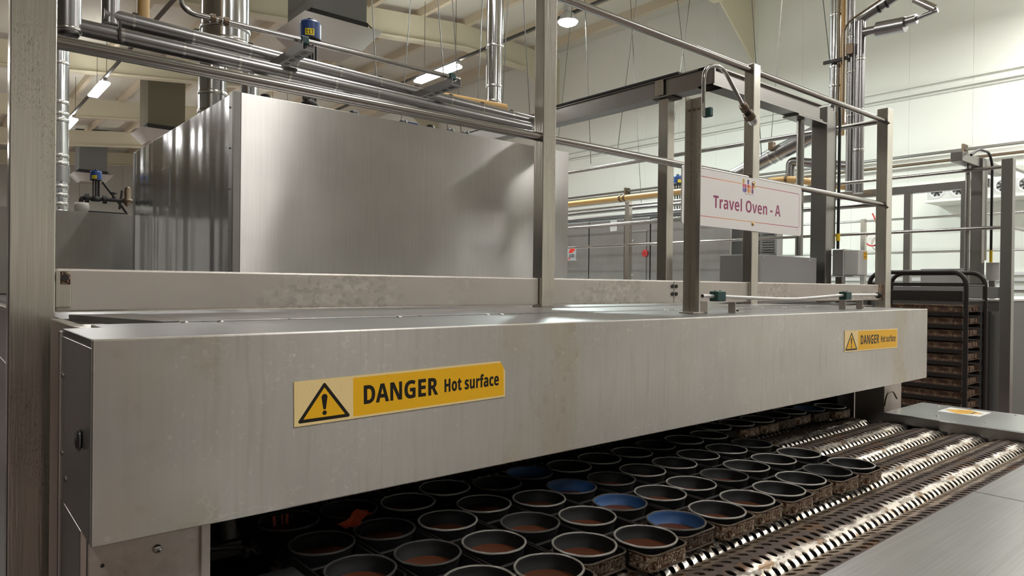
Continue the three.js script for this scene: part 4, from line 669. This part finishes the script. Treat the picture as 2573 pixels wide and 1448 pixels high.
// ---------------------------------------------------------------- second oven with its own railing
const XO = 7.51;
{
  const o = thing('oven_casing', 'casing of the neighbouring oven at the right edge, mostly below its railing', 'oven');
  put('casing', bx(XO + 0.152, 12.185, 0, 1.34, -10, -2.02, 0.006), m_duct, o); put('front_panel', bx(XO + 0.16, XO + 1.2, 0.0, 1.30, -2.0195, -2.0065, 0.002), m_duct, o); put('side_door', bx(XO + 0.1, XO + 0.149, 0.1, 1.25, -4.5, -2.1, 0.004), m_dark, o); put('top_strip', bx(XO + 0.14, 12.185, 1.341, 1.36, -10, -2.01, 0.002), m_pale, o);
  const r = thing('guard_railing', 'stainless guard railing of the neighbouring oven at the right edge', 'railing'), RR = 0.0165;
  const P = (x, z, y0, y1, w = 0.075, m = m_post) => put('post', bx(x, x + w, y0, y1, z - w, z, 0.004), m, r);
  P(XO - 0.01, -1.90, 0, 2.645, 0.09, m_postB); P(XO, -6.40, 0, 2.64); P(XO, -9.7, 0, 2.64); P(9.6, -1.93, 0, 2.64); P(12.2, -1.9, 0, 2.64); P(12.23, -5.2, 0, 2.64);
  for (const y of [2.025, 2.58]) { put('rail', cyl(V(XO + 0.035, y, -1.99), V(XO + 0.035, y, -9.7), RR, 16), m_rail, r); put('rail', cyl(V(XO + 0.08, y, -1.94), V(12.2, y, -1.94), RR, 16), m_rail, r); put('rail', cyl(V(12.27, y + 0.02, -1.98), V(12.27, y + 0.02, -9.7), RR * 1.1, 16), m_rail, r); }
  put('toe_board', bx(XO + 0.03, XO + 0.045, 1.372, 1.476, -9.7, -2.0, 0.003), m_duct, r);
  const f = thing('channel_frame', 'steel channel frame with a cable post on the neighbouring oven', 'frame');
  put('channel_beam', bx(8.5, 8.58, 2.53, 2.62, -4.6, -2.36, 0.004), m_postB, f); put('channel_beam', bx(7.30, 8.6, 2.64, 2.73, -2.34, -2.24, 0.004), m_postB, f); put('post', bx(8.5, 8.57, 1.36, 2.53, -3.19, -3.12, 0.004), m_postB, f); put('post', bx(8.5, 8.57, 1.36, 2.53, -2.62, -2.55, 0.004), m_postB, f); put('pipe_stand', cyl(V(7.62, 1.6, -2.29), V(7.62, 2.64, -2.29), 0.022, 14), m_rail, f);
  put('post', bx(7.80, 7.89, 1.36, 2.73, -2.32, -2.22, 0.004), m_postB, f); put('cable_trunk', bx(7.91, 7.99, 1.74, 2.73, -2.30, -2.23, 0.003), m_postB, f); put('cable', pipe([V(7.4, 2.70, -2.2), V(7.6, 2.78, -2.2), V(7.9, 2.79, -2.2), V(8.01, 2.7, -2.2), V(8.01, 1.78, -2.2)], 0.012, 0.1, 10), m_cable, f, 'black cable'); put('cable_gland', cyl(V(8.01, 1.7165, -2.2), V(8.01, 1.84, -2.2), 0.014, 10), m_yellow, f); put('clip', bx(7.895, 7.905, 1.74, 2.73, -2.3, -2.24, 0.001), m_black, f);
  const j = thing('junction_box', 'plain grey junction box beside the post of the neighbouring oven', 'junction box'); put('box_base', bx(7.90, 8.02, 1.54, 1.715, -2.21, -2.1, 0.004), m_pale, j); put('box_lid', bx(8.025, 8.13, 1.545, 1.71, -2.21, -2.1, 0.005), m_pale, j); put('box_bracket', bx(7.95, 8.0, 1.362, 1.539, -2.2, -2.15, 0.003), m_postB, j);
  const k = thing('control_cabinet', 'low grey cabinet behind the top of the tray trolley', 'cabinet'); put('cabinet_body', bx(7.92, 8.30, 1.362, 1.66, -2.80, -2.36, 0.004), m_grey, k); put('cabinet_door', bx(7.908, 7.9195, 1.38, 1.64, -2.78, -2.38, 0.002), m_grey, k);
}
{ // cladding of the neighbouring oven along its left side
  const o = thing('oven_cladding', 'tall grey steel cladding with doors behind the front railing', 'cladding'), x = 8.4;
  const pn = [[-9.6, -8.01], [-8.0, -7.24], [-7.22, -6.73], [-6.72, -6.05], [-6.04, -5.35]];
  for (const [a, b] of pn) put('cladding_panel', bx(x, x + 0.5, 1.362, a < -7 ? 2.50 : 2.47, a, b - 0.012, 0.005), m_cab, o);
  put('cladding_core', bx(x + 0.05, x + 0.7, 1.362, 2.45, -9.6, -5.36, 0.002), m_dark, o); put('door', bx(x - 0.012, x - 0.001, 1.40, 2.30, -7.14, -6.80, 0.003), m_cab, o); put('door_knob', new THREE.SphereGeometry(0.014, 10, 8), m_band, o).position.set(x - 0.02, 2.15, -7.06); put('door_knob', new THREE.SphereGeometry(0.014, 10, 8), m_band, o).position.set(x - 0.02, 1.62, -7.06);
  put('strip_handle', bx(x - 0.03, x - 0.001, 1.45, 2.25, -6.50, -6.47, 0.004), m_band, o); put('notice_frame', bx(x - 0.012, x - 0.001, 2.32, 2.49, -7.53, -7.40, 0.003), m_white, o); put('notice', bx(x - 0.014, x - 0.0125, 2.345, 2.465, -7.51, -7.42, 0), m_pale, o);
  const red = new THREE.CylinderGeometry(0.055, 0.055, 0.01, 20); red.rotateZ(Math.PI / 2); put('red_sticker', red, m_red, o).position.set(x - 0.017, 1.95, -6.82);
  const lt = print(256, 256, (c, w, h) => { c.fillStyle = '#a5a6a8'; c.fillRect(0, 0, w, h); c.fillStyle = '#e0301e'; c.beginPath(); c.moveTo(110, 20); c.lineTo(236, 20); c.lineTo(214, 80); c.lineTo(150, 118); c.lineTo(60, 118); c.closePath(); c.fill(); c.fillRect(40, 212, 70, 20); c.fillStyle = '#26221f'; c.font = 'italic bold 78px sans-serif'; c.fillText('SIB', 74, 196); });
  const p = plate(0.24, 0.24, 0.002, lt, 0.5); p.name = 'maker_plate'; p.userData.label = 'red emblem above the letters SIB'; p.rotation.y = -Math.PI / 2; p.position.set(x - 0.002, 1.99, -8.42); o.add(p);
  const l = thing('louvre_panel', 'grey louvred panel seen just right of the third front post', 'louvre'); put('louvre_frame', bx(8.45, 8.6, 1.362, 2.2, -5.15, -4.70, 0.003), m_grey, l); for (const z of [-5.03, -4.82]) for (let i = 0; i < 24; i++) put('louvre_slat', bx(8.425, 8.449, 1.385 + 0.033 * i, 1.405 + 0.033 * i, z - 0.085, z + 0.085, 0), m_duct, l);
  const g = thing('gas_pipe', 'horizontal ochre pipe above the grey cladding of the neighbouring oven', 'gas pipe'); put('pipe', pipe([V(8.0, 2.772, -9.6), V(8.0, 2.765, -4.28), V(8.02, 2.66, -3.85), V(8.38, 2.62, -3.62)], 0.042, 0.12, 18), m_yellowpipe, g); for (const z of [-6.98, -6.9, -4.33]) put('flange', cyl(V(8.0, 2.769, z - 0.012), V(8.0, 2.769, z + 0.012), 0.055, 18), m_bronze, g);
  const e = thing('elbow_duct', 'small grey ducting with an elbow right of the sign', 'duct'); put('duct_tube', pipe([V(8.25, 2.45, -4.42), V(8.25, 3.03, -4.42), V(8.25, 2.88, -3.7)], 0.055, 0.06, 18), m_lag, e);
  const t = thing('pipe_bundle', 'grey pipes running below the ochre pipe above the cladding', 'pipes'); for (const [y, xx, r] of [[2.64, 8.3, 0.028], [2.56, 8.45, 0.03]]) put('pipe', cyl(V(xx, y, -9.6), V(xx, y, -4.6), r, 12), m_lag, t); put('beam', bx(8.5, 8.62, 2.50, 2.56, -9.6, -4.7, 0.003), m_grey, t);
}
{ // machine across the aisle on the left, mirrored in the hood end
  const o = thing('wrapping_machine', 'dark machine across the aisle left of the oven, outside the picture', 'machine');
  put('machine_body', bx(-3.2, -0.75, 0.0, 1.75, -14, -1.2, 0.02), m_machine, o); put('machine_top', bx(-3.1, -0.85, 1.751, 2.1, -8.5, -2.2, 0.02), m_machine, o);
}
// ---------------------------------------------------------------- tray trolley
{
  const o = thing('tray_trolley', 'black baking trolley with arched tube ends at the right', 'trolley'), x0 = 5.62, x1 = 6.03, z0 = -2.35, z1 = -1.69, yT = 1.575;
  for (const x of [x0, x1]) put('arch', pipe([V(x, 0.12, z0), V(x, yT, z0), V(x, yT, z1), V(x, 0.12, z1)], 0.0165, 0.11, 14), m_rack, o);
  for (const x of [x0, x1]) put('brace_bar', bx(x - 0.006, x + 0.006, 1.472, 1.497, z0 + 0.016, z1 - 0.016, 0.002), m_rack, o); for (const z of [z0, z1]) for (const y of [1.48, 1.37, 0.16]) put('brace_bar', bx(x0 + 0.016, x1 - 0.016, y - 0.007, y + 0.007, z - 0.006, z + 0.006, 0.002), m_rack, o);
  put('header_plate', bx(x0 - 0.004, x0 + 0.004, 1.365, 1.44, z0 + 0.02, z1 - 0.02, 0.002), m_rack, o);
  for (let k = 0; k < 13; k++) for (const x of [x0 + 0.012, x1 - 0.012]) put('runner', bx(x - 0.010, x + 0.010, 1.290 - 0.0885 * k - 0.034, 1.290 - 0.0885 * k - 0.004, z0 + 0.02, z1 - 0.02, 0.002), m_rack, o);
  for (const x of [x0, x1]) for (const z of [z0, z1]) put('castor', lathe([[0, -0.02], [0.05, -0.018], [0.055, 0], [0.05, 0.018], [0, 0.02]], 16).rotateZ(Math.PI / 2).translate(x, 0.056, z), m_black, o);
  const ord = ['top', 'second', 'third', 'fourth', 'fifth', 'sixth', 'seventh', 'eighth', 'ninth', 'tenth', 'eleventh', 'twelfth', 'thirteenth'];
  for (let k = 0; k < 13; k++) {
    const y = 1.287 - 0.0885 * k, t = thing('baking_tray', `scorched brown tray of small moulds, ${ord[k]} from the top of the trolley`, 'tray', 'trays in the trolley', [(x0 + x1) / 2, y, (z0 + z1) / 2 + rr(-0.006, 0.006)]);
    const hw = (x1 - x0) / 2 - 0.024, hl = (z1 - z0) / 2 - 0.03; put('tray_sheet', merge([bx(-hw, hw, 0, 0.004, -hl, hl, 0), bx(-hw, -hw + 0.004, 0.0041, 0.046, -hl, hl, 0), bx(hw - 0.004, hw, 0.0041, 0.046, -hl, hl, 0)]), m_bake, t);
    const gap = Math.floor(rr(0, 6)); for (let i = 0; i < 6; i++) { if (i === gap && k % 2) continue; const a = -hw + 0.012 + i * (2 * hw - 0.02) / 6; put('mould', bx(a, a + (2 * hw - 0.02) / 6 - 0.008, 0.006, 0.040 + rr(-0.004, 0.004), -hl + 0.01, hl - rr(0.0, 0.008), 0.003), m_bake, t); }
  }
}
// ---------------------------------------------------------------- on the right wall
{
  const o = thing('wall_pipe', 'upper thin pipe clamped along the far right wall', 'pipe', 'pipes on the wall'); put('pipe', cyl(V(13.36, 3.82, -36), V(13.36, 3.81, -2), 0.026, 12), m_postB, o); put('clamp', bx(13.3, 13.49, 3.72, 3.90, -4.10, -4.06, 0.004), m_bronze, o); put('clamp', bx(13.3, 13.49, 3.72, 3.90, -11.5, -11.46, 0.004), m_bronze, o);
  const q = thing('wall_pipe', 'lower brownish pipe clamped along the far right wall', 'pipe', 'pipes on the wall'); put('pipe', cyl(V(13.36, 3.66, -36), V(13.36, 3.66, -2), 0.026, 12), m_bronze, q); put('clamp', bx(13.3, 13.49, 3.58, 3.70, -4.02, -3.98, 0.004), m_iron, q);
  const e = thing('fan_unit', 'long pale evaporator with a row of round fans on the right wall', 'cooler'); put('casing', bx(12.85, 13.49, 2.945, 3.19, -4.46, -2.3, 0.01), m_pale, e); put('drip_tray', bx(12.80, 13.49, 2.895, 2.94, -4.49, -2.3, 0.006), m_wall, e);
  for (const z of [-4.31, -3.99, -3.69, -3.38, -3.08, -2.78]) { const r = new THREE.TorusGeometry(0.10, 0.014, 8, 28); r.rotateY(Math.PI / 2); put('fan_ring', r, m_white, e).position.set(12.845, 3.078, z); const b = []; for (let i = 0; i < 7; i++) { const g = new THREE.BoxGeometry(0.006, 0.075, 0.028); g.rotateY(0.5); g.translate(0, 0.05, 0); g.rotateX(i * 0.8976); b.push(g); } put('fan_blades', mergeGeometries(b), m_dark, e).position.set(12.84, 3.078, z); put('fan_hub', new THREE.SphereGeometry(0.02, 10, 8), m_black, e).position.set(12.84, 3.078, z); }
  const h = thing('air_hose', 'coiled red air hose hanging on the wall by the corner post', 'hose'); const pts = []; for (let i = 0; i <= 60; i++) { const a = i / 60 * Math.PI * 4; pts.push(V(13.36 + 0.02 * Math.sin(a / 4), 2.36 + 0.12 * Math.cos(a) + (i < 6 ? 0.06 * (6 - i) : 0), -5.55 + 0.13 * Math.sin(a))); } put('hose', new THREE.TubeGeometry(new THREE.CatmullRomCurve3(pts), 120, 0.014, 8, false), m_red, h); put('hose_tail', pipe([V(13.36, 2.25, -5.5), V(13.36, 2.15, -5.38), V(13.36, 1.9, -5.36)], 0.014, 0.08, 8), m_cable, h);
  const s = thing('isolator', 'small wall box with a red knob below the red hose', 'switch'); put('switch_box', bx(13.36, 13.49, 1.86, 2.0, -5.5, -5.38, 0.006), m_pale, s); const k = new THREE.CylinderGeometry(0.03, 0.03, 0.03, 16); k.rotateZ(Math.PI / 2); put('knob', k, m_red, s).position.set(13.345, 1.93, -5.44);
}
scene.traverse(o => { if (o.isMesh) { o.castShadow = true; o.receiveShadow = true; } });
renderer.render(scene, camera);
